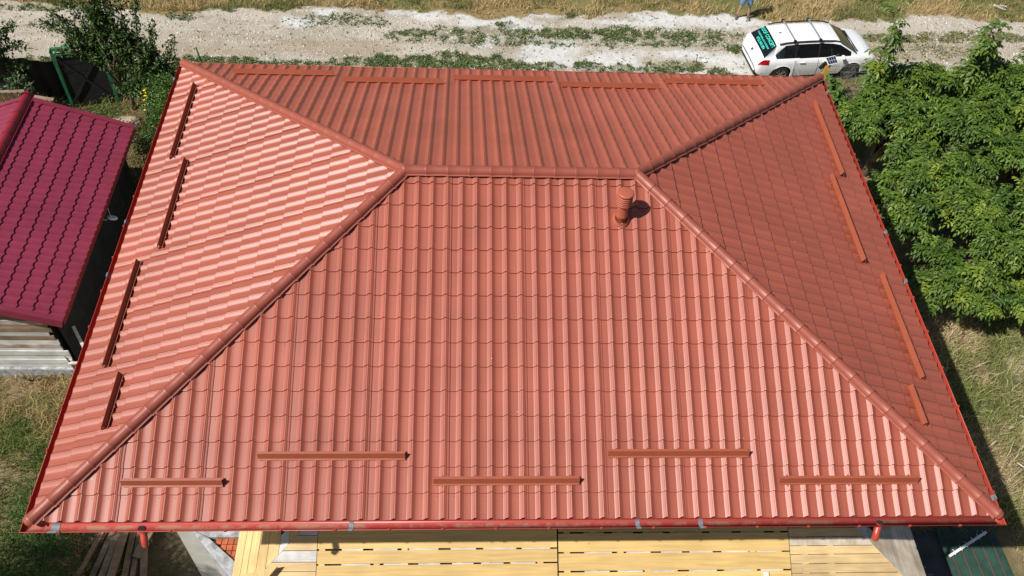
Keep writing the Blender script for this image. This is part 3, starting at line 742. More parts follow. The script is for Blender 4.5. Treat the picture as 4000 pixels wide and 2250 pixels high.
# left short boards, cut along the hip
def hipL_x(y): return HLx-(HY-y)
def hipR_x(y): return HRx+(HY-y)
ysl = [1.5, 1.36, 1.125, .905, .735, .60, .45, .30, .13, yE]
ml = [m_palewood, m_palewood, m_pine, m_palewood, m_pine, m_pine, m_pine, m_pine, m_pine]
ml = [m_pine, m_palewood, m_pine, m_palewood, m_pine, m_pine, m_pine, m_pine, m_pine]
for i in range(len(ysl)-1):
    a, b = ysl[i]-.004, ysl[i+1]+.004
    q = [(hipL_x(b)+.004, b, zf(b)), (3.235, b, zf(b)), (3.235, a, zf(a)), (min(hipL_x(a)+.004, 3.23), a, zf(a))]
    slab(q, .025, NF, 'roof_board', ml[i], lower)
ysr = [1.5, 1.32, 1.18, 1.045, .91, .78, .64, .50, .35, .2, yE]
mrr = [m_pine, m_pine, m_pine, m_weather, m_pine, m_pine, m_pine, m_pine, m_pine, m_pine]
for i in range(len(ysr)-1):
    a, b = ysr[i]-.004, ysr[i+1]+.004
    q = [(11.335, b, zf(b)), (hipR_x(b)-.004, b, zf(b)), (hipR_x(a)-.004, a, zf(a)), (11.335, a, zf(a))]
    slab(q, .025, NF, 'roof_board', mrr[i], lower)
# side slopes: boards run parallel to the eave
NL = (-PT, 0, 1)
xl = [PX0, 1.95, 2.07, 2.23, 2.40, 2.60, 2.76, 2.99, 3.2]
mll = [m_piney, m_piney, m_piney, m_piney, m_piney, m_palewood, m_piney, m_piney]
for i in range(len(xl)-1):
    a, b = xl[i]+.004, xl[i+1]-.004
    ya_, yb_ = HY-(HLx-a)+.004, HY-(HLx-b)+.004
    if yb_ > 1.45: continue
    slab([(a, ya_, zl(a)), (b, yb_, zl(b)), (b, 1.5, zl(b)), (a, 1.5, zl(a))], .025, NL, 'side_board', mll[i], lower)
xr = [HRx+.0, 12.62, 12.78, 12.90, 13.06, 13.20, 13.34, 13.50, 13.66, PX1]
mr_ = [m_weather, m_palewood, m_weather, m_weather, m_weather, m_weather, m_weather, m_weather, m_weather]
for i in range(len(xr)-1):
    a, b = xr[i]+.004, xr[i+1]-.004
    slab([(a, HY-(a-HRx)+.004, zr(a)), (b, HY-(b-HRx)+.004, zr(b)), (b, 1.5, zr(b)), (a, 1.5, zr(a))], .025, (PT, 0, 1), 'side_board', mr_[i], lower)
# loose scraps on the boards
o_ = slab([(1.98, .60, zl(1.98)+.05), (2.62, .62, zl(2.62)+.05), (2.40, .36, zl(2.40)+.05), (2.0, .38, zl(2.0)+.05)], .025, NL, 'board_offcut', m_piney, None)
tag(o_, 'short pine offcut lying across the left side boards of the lower roof', 'board')
mb = MB(); mb.bar((10.87, .35, zf(.35)+.02), (10.87, .52, zf(.52)+.02), .09, .03); tag(mb.build('timber_block', m_palewood), 'small pale timber block on the yellow boards near the bottom edge', 'block')

# concrete corner with brick infill left of the boards
bay = thing('concrete_corner', 'grey raw concrete ring beam corner with orange brick infill beside the yellow boards', 'concrete frame', (1.6, 1.2, 0))
mb = MB(); mb.prism([(1.12, 1.42), (1.95, .55), (3.0, .55), (3.0, 1.45), (1.2, 1.45)], 0, 3.18); mb.build('brick_base', m_mortar, bay)
zt = 3.30
mb = MB(); mb.prism([(.88, 1.58), (1.25, 1.40), (2.7, 1.40), (2.7, 1.58)], zt-.35, zt); mb.build('concrete_beam', m_conc, bay, bevel=.012)
mb = MB(); mb.prism([(.88, 1.575), (1.76, .66), (2.12, .40), (2.30, .52), (1.245, 1.395)], zt-.38, zt-.006); mb.build('concrete_beam', m_conc, bay, bevel=.012)
for (cx_, cy_) in [(1.42+.105*i+.1*j, 1.345-.115*j) for j in range(7) for i in range(9)]:
    if cx_ > 2.4 or cx_+cy_ < 2.70: continue
    if random.random() < .12: continue
    mb = MB(); mb.box((cx_, cy_, 3.215+random.uniform(-.005, .005)), (.092, .10, .06)); mb.build('brick', m_brick, bay)
for i in range(9):
    mb = MB(); mb.box((1.2+i*.16, 1.615, zt+.02), (.13, .06, .06)); mb.build('brick', m_brick, bay)

# ================================================================= SHED
SE, SR, SX, SRX, SY0, SY1 = 2.6, 3.48, -3.0, -5.38, 6.68, 13.05
shed = thing('shed', 'small wooden shed under a cherry red metal tile gable roof', 'shed', (SRX, 10, 0))
def shed_slope(side):
    run = SX-SRX; rise = SR-SE; ln = math.hypot(run, rise); ca, sa = run/ln, rise/ln
    sg = 1 if side == 'right' else -1
    O = Vector((SRX+sg*run, SY0, SE)); S = Vector((-sg*ca, 0, sa)); U = Vector((0, 1, 0)); Nn = Vector((sg*sa, 0, ca))
    d = MB(); d.add([O-Nn*.03, O+U*(SY1-SY0)-Nn*.03, O+U*(SY1-SY0)+S*ln-Nn*.03, O+S*ln-Nn*.03, O-Nn*.06, O+U*(SY1-SY0)-Nn*.06, O+U*(SY1-SY0)+S*ln-Nn*.06, O+S*ln-Nn*.06], [(0, 1, 2, 3), (7, 6, 5, 4), (0, 4, 5, 1), (1, 5, 6, 2), (2, 6, 7, 3), (3, 7, 4, 0)])
    dk = d.build('roof_slope', m_shedcap, shed)
    L_ = SY1-SY0; nw = 30; wv = L_/nw
    ts = [0, .15, .3, .45, .55, .62, .69, .76, .83, .9]
    def wv_h(t): 
        t %= 1
        return .5-.5*math.cos(min(1, max(0, (t-.3)/.7))*2*math.pi)
    cr = ln/8
    for w0 in range(0, nw, 6):
        us = [(a+t)*wv for a in range(w0, w0+6) for t in ts]+[(w0+6)*wv]
        vs = []; fs = []; rows = []
        for c in range(8): rows += [(c*cr-.03, .028), ((c+1)*cr-.03, 0)]
        nu = len(us)
        for s_, st in rows:
            for i, u in enumerate(us):
                h_ = wv_h(u/wv)*.011
                vs.append(O+U*u+S*(s_-h_*3.2+.015)+Nn*(h_+st+(.004 if i > nu-4 else 0)))
        for r_ in range(len(rows)-1):
            for i in range(nu-1):
                q = (r_*nu+i, r_*nu+i+1, (r_+1)*nu+i+1, (r_+1)*nu+i); fs.append(q if sg > 0 else q[::-1])
        mb = MB(); mb.add(vs, fs); me = mb.mesh('roof_sheet', m_shed, True)
        bm = bmesh.new(); bm.from_mesh(me)
        for e_ in bm.edges:
            if len(e_.link_faces) == 2 and e_.calc_face_angle(0) > R(35): e_.smooth = False
        bm.to_mesh(me); bm.free()
        link('roof_sheet', me, dk).location = (0, 0, 0)
    # verge boards and eave
    for yv in (SY0, SY1):
        mb = MB(); a = O+U*(yv-SY0)-S*.04; b = O+U*(yv-SY0)+S*(ln+.02)
        mb.bar(a+Nn*.035, b+Nn*.035, .13, .05, Nn); mb.bar(a-Nn*.07+Vector((0, .05 if yv > 8 else -.05, 0)), b-Nn*.07+Vector((0, .05 if yv > 8 else -.05, 0)), .02, .2, Nn)
        mb.build('verge_flashing', m_shed, shed)
    mb = MB(); mb.bar(O-S*.05-Nn*.05, O+U*L_-S*.05-Nn*.05, .02, .16); mb.build('eave_flashing', m_shedcap, shed)
shed_slope('right'); shed_slope('left')
scap = cap_mesh(.40, .115, .110, None, .05).mesh('ridge_cap', m_shedcap, True)
for i in range(17):
    o = bpy.data.objects.new('ridge_cap', scap); col.objects.link(o); o.parent = shed
    o.rotation_euler = (0, 0, R(90)); o.location = Vector((SRX, SY0-.05+i*.385, SR+.02))-ORG[shed.name]
lathe([(.12, 0), (.115, .06), (.08, .11), (.0005, .125)], (0, 0, 0)).mesh('x', m_shedcap)
mb = MB(); rings = []
for dx, rr_ in ((0, .118), (.04, .10), (.065, .06), (.075, 0)):
    rings.append([(SRX-math.cos(math.pi*i/10)*rr_, SY1+.04+dx, SR+.05+math.sin(math.pi*i/10)*rr_) for i in range(11)])
mb.add([v for g_ in rings for v in g_], [(a*11+b, a*11+b+1, (a+1)*11+b+1, (a+1)*11+b) for a in range(3) for b in range(10)]); mb.build('ridge_end_cap', m_shedcap, shed, smooth=True)
# walls of the shed
mb = MB(); mb.prism([(-7.3, 7.12), (-3.62, 7.12), (-3.40, 12.9), (-7.3, 12.9)], 0, 2.45); mb.build('wall_core', m_dark, shed)
mb = MB(); mb.add([(-7.3, 7.13, 2.45), (-3.5, 7.13, 2.45), (SRX, 7.13, 3.45), (-7.3, 12.8, 2.45), (-3.5, 12.8, 2.45), (SRX, 12.8, 3.45)], [(0, 1, 2), (5, 4, 3), (0, 3, 4, 1)]); mb.build('gable_wall', m_brownboard, shed)
z_ = .30; i = 0
mats_ = [m_greyboard]*5+[m_rustboard, m_greyboard, m_brownboard, m_greyboard, m_brownboard, m_brownboard, m_rustboard, m_brownboard]  # brown upper boards: the shade on them is put into the colour
while z_ < 2.4:
    hb = random.choice([.13, .15, .17]); xr_ = -3.5-.09*(z_ > .8)-.04*random.random()-.10*(z_ > 1.3)*random.random()
    mb = MB(); mb.box(((-7.35+xr_)/2, 7.085-.012*(i % 2)+random.uniform(-.004, .004), z_+hb/2), (xr_+7.35, .028, hb-.005)); mb.build('wall_board', mats_[min(i, len(mats_)-1)], shed)
    z_ += hb; i += 1
mb = MB(); mb.box((-5.45, 7.05, .14), (3.95, .12, .30)); mb.build('concrete_plinth', m_conc, shed, bevel=.01)
# black sheeting on the side wall, hanging in folds
yy = np.linspace(7.1, 12.9, 60); zz = np.linspace(.02, 2.5, 10); YY, ZZ = np.meshgrid(yy, zz, indexing='ij')
XX = -3.50+.14*(YY-7)/6+.05*np.sin(YY*7+ZZ*1.5)*(1-ZZ/3.4)+.04*np.sin(YY*17)*(1-ZZ/3)
Ii = np.arange(600).reshape(60, 10); Fq = np.stack([Ii[:-1, :-1], Ii[1:, :-1], Ii[1:, 1:], Ii[:-1, 1:]], -1).reshape(-1, 4)
np_mesh('black_sheeting', np.stack([XX, YY, ZZ], -1).reshape(-1, 3), Fq, m_blacknet, None, True, shed)
# leaning poles and debris by the corner
for (a, b, wd, m_, lb) in (((-3.42, 7.55, 1.25), (-2.9, 6.75, .72), .07, m_palewood, 'pale squared pole leaning by the right corner of the shed wall'),
                       ((-3.62, 7.02, .5), (-2.8, 6.98, .62), .06, m_greyboard, 'short grey batten crossing the pole at the shed corner'),
                       ((-3.42, 6.95, .02), (-3.72, 7.2, 1.0), .12, m_brownboard, 'dark plank propped against the right end of the shed wall')):
    mb = MB(); mb.bar(a, b, wd, .04); tag(mb.build('leaning_pole', m_), lb, 'pole')
mb = MB(); lathe([(.0005, 0), (.12, .0), (.13, .02), (.12, .035), (.0005, .03)], (0, 0, 0))
lid = lathe([(.0005, .03), (.06, .035), (.12, .03), (.13, .015), (.12, 0), (.0005, 0)], (0, 0, 0))
o_ = lid.build('round_lid', m_plasticw, None, smooth=True); o_.location = (-2.95, 10.22, 2.12); o_.rotation_euler = (R(-25), R(15), 0)
tag(o_, 'round white plastic lid hanging on wires from the eave of the red shed', 'lid')
mb = MB(); mb.tube([(-2.96, 10.2, 2.15), (-3.05, 10.4, 2.35), (-3.02, 10.5, 2.55)], .006, 5)
mb.tube([(-3.05, 10.15, 2.13), (-3.13, 10.05, 2.25), (-3.05, 9.9, 2.5)], .006, 5)
tag(mb.build('cable', m_plasticw), 'thin pale cable looped from the shed eave to the white lid', 'cable')

# ================================================================= FOLIAGE
def leaf_geo(P, Dr, Up, Ln, Wd, cc, fold=.25, droop=.15):
    """diamond leaves folded on the midrib; P base, Dr direction, Up normal"""
    m = len(P); Dr = Dr/np.linalg.norm(Dr, axis=1, keepdims=True)
    Sd = np.cross(Dr, Up); Sd /= np.linalg.norm(Sd, axis=1, keepdims=True)+1e-9; Nn = np.cross(Sd, Dr)
    Ln = Ln[:, None]; Wd = Wd[:, None]
    a = P; tip = P+Dr*Ln-Nn*Ln*droop
    l1 = P+Dr*Ln*.35+Sd*Wd*.5+Nn*Wd*fold; r1 = P+Dr*Ln*.35-Sd*Wd*.5+Nn*Wd*fold
    l2 = P+Dr*Ln*.72+Sd*Wd*.36+Nn*(Wd*fold-Ln*droop*.45); r2 = P+Dr*Ln*.72-Sd*Wd*.36+Nn*(Wd*fold-Ln*droop*.45)
    md = P+Dr*Ln*.55-Nn*Ln*droop*.25
    Vv = np.stack([a, l1, l2, tip, r2, r1, md], 1).reshape(-1, 3)
    ft = np.array([(0, 1, 6), (1, 2, 6), (2, 3, 6), (3, 4, 6), (4, 5, 6), (5, 0, 6)])
    Ff = (ft[None]+7*np.arange(m)[:, None, None]).reshape(-1, 3)
    return Vv, Ff, np.repeat(cc, 7, 0)
def unit(v): return v/(np.linalg.norm(v, axis=1, keepdims=True)+1e-9)
def walnut_leaves(tips, dirs, n_per, rach, lsz, cA, cB, young=.09):
    P = []; 
    m = len(tips)
    T = np.repeat(tips, n_per, 0); Dd = np.repeat(dirs, n_per, 0); M_ = len(T)
    rd = unit(rng.normal(0, 1, (M_, 3)))
    d = unit(Dd*.55+rd*.85+np.array([0, 0, .15]))
    T = T-Dd*rng.uniform(0, .35, (M_, 1))
    Lr = rach*rng.uniform(.7, 1.2, M_)
    branch_t = np.repeat(rng.random(m), n_per); yg = np.repeat((rng.random(m) < young).astype(float), n_per)
    out = []
    upv = np.array([0, 0, 1.0])
    for j, (t, side) in enumerate([(.38, 1), (.38, -1), (.62, 1), (.62, -1), (.85, 1), (.85, -1), (1., 0)]):
        pos = T+d*(Lr*t)[:, None]-upv*(Lr*.45*t*t)[:, None]
        dl = d-upv*(.9*t)
        sd_ = unit(np.cross(d, upv)+1e-6)
        dr = unit(dl*.6+sd_*side*.95) if side else unit(dl)
        dr = unit(dr+rng.normal(0, .13, dr.shape)+np.array([0, 0, -.18]))
        nu = unit(upv+rng.normal(0, .22, dr.shape))
        c = mixc(cA, cB, np.clip(branch_t*.7+rng.random(M_)*.35, 0, 1))
        c = c*(1-yg[:, None])+np.array([.20, .27, .035])*yg[:, None]
        c = c*rng.uniform(.75, 1.2, (M_, 1))
        s = lsz*rng.uniform(.75, 1.2, M_)*(1.15 if side == 0 else 1)
        out.append(leaf_geo(pos, dr, nu, s, s*.42, c))
    V_, F_, C_ = [], [], []; k = 0
    for v, f_, c in out: V_.append(v); F_.append(f_+k); C_.append(c); k += len(v)
    return np.concatenate(V_), np.concatenate(F_), np.concatenate(C_)
def simple_leaves(tips, dirs, n_per, spread, lsz, aspect, cA, cB, along=.0, up_=.1):
    m = len(tips); T = np.repeat(tips, n_per, 0); Dd = np.repeat(dirs, n_per, 0); M_ = len(T)
    bt = np.repeat(rng.random(m), n_per)
    T = T-Dd*(rng.random(M_)*along)[:, None]+rng.normal(0, spread, (M_, 3))
    d = unit(Dd*.5+rng.normal(0, .8, (M_, 3))+np.array([0, 0, up_]))
    nu = unit(np.array([0, 0, 1.])+rng.normal(0, .5, (M_, 3)))
    c = mixc(cA, cB, np.clip(bt*.7+rng.random(M_)*.35, 0, 1))*rng.uniform(.7, 1.25, (M_, 1))
    s = lsz*rng.uniform(.7, 1.25, M_)
    return leaf_geo(T, d, nu, s, s*aspect, c)
def blob_tips(blobs, n):
    vols = np.array([b[3]*b[4]*b[5] for b in blobs])**.67; pr = vols/vols.sum(); out = []; dr = []
    for b, k in zip(blobs, (pr*n).astype(int)):
        d = unit(rng.normal(0, 1, (k, 3))); d[:, 2] = np.where(d[:, 2] < -.3, -d[:, 2], d[:, 2]); d = unit(d)
        lump = .35+1.15*fbm(d[:, 0]*2+b[0], d[:, 1]*2+d[:, 2]*1.7+b[1], 1.6, 3, 5)
        r_ = lump*(1-.35*rng.random(k)**2)
        out.append(np.array(b[:3])+d*r_[:, None]*np.array(b[3:6])); dr.append(unit(d+np.array([0, 0, .25])))
    t = np.concatenate(out); d = np.concatenate(dr); k = t[:, 2] > .25; return t[k], d[k]
def limbs(mb, base, tips, rt_, n=14):
    base = Vector(base); fork = base+Vector((0, 0, .7))
    mb.tube([base-Vector((0, 0, .1)), base+Vector((.02, .03, .35)), fork], rt_, 8, rs=[rt_*1.25, rt_, rt_*.85])
    idx = rng.choice(len(tips), min(n, len(tips)), replace=False)
    for i in idx:
        t = Vector(tips[i]); a = fork.lerp(t, .45)+Vector((random.uniform(-.2, .2), random.uniform(-.2, .2), .15))
        mb.tube([fork-Vector((0, 0, .1)), a, t], rt_*.4, 6, rs=[rt_*.6, rt_*.32, .012])
def tree(name, label, cat, base, leafdata, tips, rt_, nl=14, group=None, extra=None):
    t = thing(name, label, cat, base, group)
    mb = MB(); limbs(mb, base, tips, rt_, nl)
    if extra:
        for p in extra: mb.tube(p, .015, 6)
    mb.build('trunk', m_bark, t, smooth=True)
    np_mesh('crown', *leafdata[:2], m_leaf, leafdata[2], False, t)
    return t
GA, GB = (.030, .075, .016), (.155, .245, .032)
def shoot(p0, p1, n):
    p0, p1 = np.array(p0), np.array(p1); t = np.linspace(.1, 1, n)[:, None]
    pts = p0+(p1-p0)*t+rng.normal(0, .03, (n, 3)); d = np.repeat(unit((p1-p0)[None]), n, 0)
    return pts, d
def walnut(label, base, blobs, n, shoots=()):
    sub = []
    for b in blobs:
        for _ in range(int(10*b[3]*b[4])):
            d_ = np.array([rng.normal(), rng.normal(), abs(rng.normal())+.05]); d_ /= np.linalg.norm(d_); q0 = rng.uniform(.62, .98)
            c_ = np.array(b[:3])+d_*q0*np.array(b[3:6])*.85; r0 = rng.uniform(.34, .56)
            sub.append((*c_, r0, r0, r0*.6))
    tips, dirs = blob_tips(sub, n); ex = []
    q_ = fbm(tips[:, 0]*1.3+tips[:, 2]*.6, tips[:, 1]*1.3, 1.0, 3, 77); kk = q_ > np.quantile(q_, .10); tips, dirs = tips[kk], dirs[kk]
    a = walnut_leaves(tips, dirs, 10, .30, .125, GA, GB)
    # sparser inner leaves give depth
    parts = [a]
    for p0, p1 in shoots:
        st, sdv = shoot(p0, p1, 9); st = st+rng.normal(0, .10, st.shape); parts.append(walnut_leaves(st, sdv, 7, .40, .17, (.08, .15, .03), (.14, .22, .045), .1)); ex.append([p0, p1])
    k = 0; V_, F_, C_ = [], [], []
    for v, f_, c in parts: V_.append(v); F_.append(f_+k); C_.append(c); k += len(v)
    return tree('walnut_tree', label, 'tree', base, (np.concatenate(V_), np.concatenate(F_), np.concatenate(C_)), tips, .11, 22, 'walnut trees to the right of the house', ex)
walnut('bushy walnut tree nearest the front, above the shaded grass', (18.9, 10.0, 0), [(18.5, 10.1, 1.9, 1.9, 1.8, 1.7), (18.3, 8.9, 1.3, 1.3, 1.2, 1.1), (20.9, 8.9, 1.4, 1.7, 1.2, 1.2), (17.7, 11.6, 2.0, 1.5, 1.6, 1.6), (20.4, 9.9, 2.1, 1.9, 1.8, 1.9), (22.3, 10.2, 2.2, 1.8, 1.9, 1.9)], 1050)
walnut('walnut tree beside the back right roof corner, its tall shoot near the car', (18.0, 14.5, 0), [(17.8, 13.9, 2.0, 1.7, 1.8, 1.6), (17.5, 15.3, 1.4, 1.1, 1.0, 1.0), (19.1, 15.2, 1.9, 1.6, 1.5, 1.6), (19.2, 13.0, 2.2, 1.7, 1.6, 1.7)], 680,
       [((17.45, 15.4, 2.6), (17.3, 15.3, 5.3)), ((17.9, 15.9, 2.3), (17.7, 15.9, 3.3)), ((16.6, 15.5, 1.9), (16.6, 15.4, 2.6))])
walnut('walnut tree at the right edge of the photo with a tall shoot over the road', (21.8, 13.6, 0), [(21.5, 13.2, 2.4, 2.1, 1.9, 1.9), (21.3, 15.6, 2.1, 1.8, 1.4, 1.6), (23.8, 13.0, 2.4, 2.0, 2.0, 1.9), (23.4, 15.6, 2.1, 1.8, 1.5, 1.5)], 800,
       [((20.4, 15.5, 3.0), (20.1, 15.3, 4.9)), ((20.7, 15.9, 2.9), (20.6, 15.9, 4.1)), ((22.2, 15.9, 2.9), (22.3, 15.7, 3.9))])
# fruit trees top left
def fruit(label, base, blobs, n, shoots, sz=.115, cA=(.028, .062, .018), cB=(.085, .145, .03), name='plum_tree', per=11, rt_=.07, grp=None):
    tips, dirs = blob_tips(blobs, n); parts = [simple_leaves(tips, dirs, per, .045, sz, .45, cA, cB, .3)]
    ex = []
    for p0, p1 in shoots:
        st, sdv = shoot(p0, p1, 16); parts.append(simple_leaves(st, sdv, 15, .075, sz, .45, cA, cB, .1)); ex.append([p0, p1])
    k = 0; V_, F_, C_ = [], [], []
    for v, f_, c in parts: V_.append(v); F_.append(f_+k); C_.append(c); k += len(v)
    return tree(name, label, 'tree', base, (np.concatenate(V_), np.concatenate(F_), np.concatenate(C_)), tips, rt_, 16, grp, ex)
fruit('dark green fruit tree with upright shoots between the green gate and the roof corner', (-4.6, 17.0, 0), [(-4.9, 17.1, 1.9, .55, .5, 1.3), (-4.2, 16.9, 1.9, .55, .55, 1.5), (-3.55, 16.7, 1.7, .5, .5, 1.1), (-5.5, 17.0, 2.2, .5, .4, .7), (-3.9, 16.6, 1.0, .8, .5, .7), (-4.7, 17.0, 3.0, .45, .4, .9)], 760,
      [((-4.5, 17, 2.4), (-4.7, 17.2, 4.4)), ((-4.0, 16.9, 2.4), (-4.0, 17.0, 4.3)), ((-4.9, 17, 2.2), (-5.7, 17.3, 4.0)), ((-5.1, 17.0, 2.2), (-6.5, 17.2, 3.0)), ((-3.6, 16.7, 2.0), (-3.1, 16.7, 3.3)), ((-3.3, 16.7, 1.5), (-2.7, 16.7, 2.7)), ((-5.0, 16.9, 2.0), (-6.1, 16.7, 2.3)), ((-4.4, 17, 2.4), (-4.35, 17, 4.1)), ((-3.9, 17, 2.2), (-3.5, 17.0, 3.9)), ((-4.7, 17, 2.4), (-5.1, 17.1, 4.1)), ((-5.2, 17, 2.2), (-6.0, 17.1, 3.4)), ((-3.2, 16.5, 1.4), (-2.6, 16.5, 2.1))], grp='fruit trees by the green gate')
fruit('dark fruit tree cut by the upper left corner of the photo', (-8.9, 17.6, 0), [(-8.6, 17.2, 2.0, .9, .9, 1.1), (-9.3, 17.4, 2.2, .9, .9, 1.0), (-8.3, 17.0, 2.6, .7, .6, .8)], 700,
      [((-8.3, 17.2, 2.4), (-7.9, 17.4, 3.9)), ((-8.2, 17, 2.2), (-7.2, 17.1, 2.9)), ((-8.3, 17, 1.9), (-7.1, 17.0, 2.3)), ((-8.5, 17.2, 2.6), (-8.2, 17.5, 3.7)), ((-8.2, 17, 1.8), (-7.3, 16.9, 1.6))], grp='fruit trees by the green gate')
def shrub(label, base, blobs, n, sz, cA, cB, per=9, asp=.5, name='shrub', cat='shrub', al=.15):
    tips, dirs = blob_tips(blobs, n); t = thing(name, label, cat, base)
    mb = MB()
    for i in rng.choice(len(tips), 10):
        mb.tube([base, Vector(base).lerp(Vector(tips[i]), .5)+Vector((0, 0, .1)), tips[i]], .012, 5, rs=[.02, .012, .005])
    mb.build('stem', m_bark, t)
    v, f_, c = simple_leaves(tips, dirs, per, .05, sz, asp, cA, cB, al); np_mesh('foliage', v, f_, m_leaf, c, False, t); return t
LG = (.085, .16, .03); MG = (.045, .10, .02)
shrub('tall green climbing shrub against the back left corner of the house', (-2.7, 15.3, 0), [(-2.95, 15.5, 1.3, .6, .8, 1.2), (-2.7, 14.4, 1.4, .6, .7, 1.2), (-3.2, 16.4, .9, .6, .6, .9)], 520, .08, MG, (.10, .19, .03), 10)
shrub('dark leafy shrub in the gap between the red shed and the house', (-2.9, 13.3, 0), [(-2.85, 13.6, 1.1, .5, .8, 1.0), (-2.5, 12.8, 1.0, .4, .7, .9)], 300, .065, (.03, .075, .02), LG, 10)
shrub('feathery yellow green bush next to the foot of the green gate', (-4.95, 15.9, 0), [(-4.9, 15.9, .6, .45, .45, .6), (-4.4, 15.2, .5, .35, .35, .5)], 130, .05, (.12, .17, .035), (.19, .22, .06), 10)
shrub('bush with pale green leaves growing between the pallets behind the shed', (-7.6, 16.9, 0), [(-7.6, 16.7, .8, .45, .4, .8)], 60, .10, (.05, .10, .04), (.16, .23, .10), 7)
shrub('low bright green bramble at the lower left edge of the house roof', (-2.75, 5.0, 0), [(-2.75, 5.0, .25, .55, .7, .35), (-2.5, 4.2, .2, .5, .6, .3)], 110, .085, (.05, .12, .02), (.11, .22, .03), 7, .7)
shrub('green weeds at the foot of the shed plinth', (-4.6, 6.85, 0), [(-4.6, 6.8, .05, .5, .14, .22), (-4.3, 6.75, .05, .3, .15, .25)], 45, .06, MG, LG, 8, .4)
shrub('small green weed bush at the edge of the grass next to the left roof edge', (-3.0, 6.1, 0), [(-3.0, 6.1, .1, .4, .35, .25)], 40, .06, MG, (.08, .16, .05), 8, .4)
# goldenrod like weeds and willow bottom left
shrub('dense thicket of narrow leaved weeds in the lower left corner', (-3.1, 3.2, 0), [(-3.3, 3.4, .2, .7, .9, .5), (-2.6, 3.5, .15, .6, .8, .35), (-3.6, 2.2, .3, .8, .8, .6), (-2.6, 2.3, .3, .6, .7, .5)], 520, .10, (.03, .085, .018), (.08, .16, .03), 9, .18, 'weed_thicket', 'weeds', .25)
tips, dirs = blob_tips([(-3.9, .9, 2.7, 1.3, 1.1, 1.2), (-3.0, .2, 3.2, 1.3, 1.0, 1.0), (-2.6, .9, 2.2, .8, .6, .5), (-4.8, -.5, 6.0, 2.2, 1.3, 1.2), (-6.3, -.4, 5.8, 1.8, 1.4, 1.3), (-3.3, -1.0, 5.6, 1.4, .9, .9)], 1700)
dirs = unit(dirs+np.array([.1, .1, -.5]))
tree('willow_tree', 'willow like tree with long narrow leaves reaching into the bottom left corner', 'tree', (-4.0, -.2, 0), simple_leaves(tips, dirs, 13, .07, .13, .24, (.035, .09, .018), (.12, .20, .05), .4, -.1), tips, .10, 18)
# stems of yellow flowers
fl = thing('flowering_plant', 'plant with bright yellow flowers beside the back left roof edge', 'flowers', (-3.6, 16.05, 0))
mb = MB(); mf = MB()
for i in range(16):
    p = Vector((-3.62+random.gauss(0, .12), 15.85+random.gauss(0, .2), random.uniform(1.1, 1.5)))
    mb.tube([(p.x, p.y, 0), p], .006, 4)
    for k in range(6):
        a = k*math.pi/3; d = Vector((math.cos(a), math.sin(a), .15))*.038; s_ = Vector((-math.sin(a), math.cos(a), 0))*.02
        mf.add([p, p+d*.6+s_, p+d, p+d*.6-s_], [(0, 1, 2, 3)])
mb.build('stem', m_netlight, fl); mf.build('petals', m_flower, fl)

# ================================================================= GATE, PALLETS, FENCE
gate = thing('gate', 'green framed yard gate covered with dark boards and a cross brace', 'gate', (-5.6, 16.9, 0))
ga, gb2 = Vector((-6.45, 17.05, 0)), Vector((-5.15, 17.35, 0)); gt = (gb2-ga).normalized(); gh = 2.05
for p, lb in ((ga, 1), (gb2, 1)):
    mb = MB(); mb.bar(p, p+Vector((0, 0, gh)), .10, .08, gt); mb.build('gate_post', m_greenpaint, gate)
mb = MB(); mb.bar(ga+Vector((0, 0, gh+.04)), gb2+Vector((0, 0, gh+.04)), .10, .07); mb.build('top_rail', m_greenpaint, gate)
mb = MB(); mb.bar(ga.lerp(gb2, .3)+Vector((0, .12, gh+.06)), gb2+Vector((0, .12, gh+.06)), .09, .04); mb.build('rail_cap', m_greenpaint, gate)
mb = MB(); mb.bar(ga+Vector((0, -.03, gh-.15)), gb2+Vector((0, -.03, gh-.15)), .05, .05); mb.build('inner_rail', m_greenpaint, gate)
for i in range(13):
    z_ = .14+i*.145; mb = MB(); mb.bar(ga+gt*.07+Vector((0, random.uniform(-.006, .006), z_)), gb2-gt*.07+Vector((0, 0, z_)), .022, .137); mb.build('gate_board', m_blacknet, gate)
for a, b in (((.08, .2), (.92, 1.75)), ((.08, 1.75), (.92, .2))):
    mb = MB(); mb.bar(ga.lerp(gb2, a[0])+Vector((0, -.035, a[1])), ga.lerp(gb2, b[0])+Vector((0, -.035, b[1])), .02, .07); mb.build('cross_brace', m_blacknet, gate)
def pallet(label, base, rz, lean):
    t = thing('pallet', label, 'pallet', base, 'old wooden pallets behind the shed', rz)
    M = Matrix.Rotation(lean, 3, 'X')
    for i in range(5):
        mb = MB(); mb.box(M @ Vector((-.32+i*.16, -.02, .5)), (.10, .022, 1.0), M); link2(mb, 'slat', m_brownboard, t)
    for z_ in (.06, .5, .94):
        mb = MB(); mb.box(M @ Vector((0, .06, z_)), (.8, .10, .09), M); link2(mb, 'stringer', m_timber, t)
def link2(mb, name, m, t):
    o = bpy.data.objects.new(name, mb.mesh(name, m)); col.objects.link(o); o.parent = t; return o
pallet('old wooden pallet on edge behind the red shed ridge, left of the bush', (-7.75, 16.45, .1), R(4), R(8))
pallet('broken wooden pallet leaning next to the left post of the green gate', (-6.75, 16.3, .1), R(-12), R(14))
mb = MB(); mb.tube([(-3.55, 16.6, 0), (-3.62, 16.9, 1.75)], .022, 6); tag(mb.build('fence_post', m_greenpaint), 'thin green steel post standing in the fruit tree foliage', 'post', None)
mb = MB(); mb.tube([(-2.55, 18.4, 0), (-2.72, 18.5, 1.25)], .022, 6); tag(mb.build('fence_post', m_greenpaint), 'green steel post just beyond the back left roof corner', 'post', None)
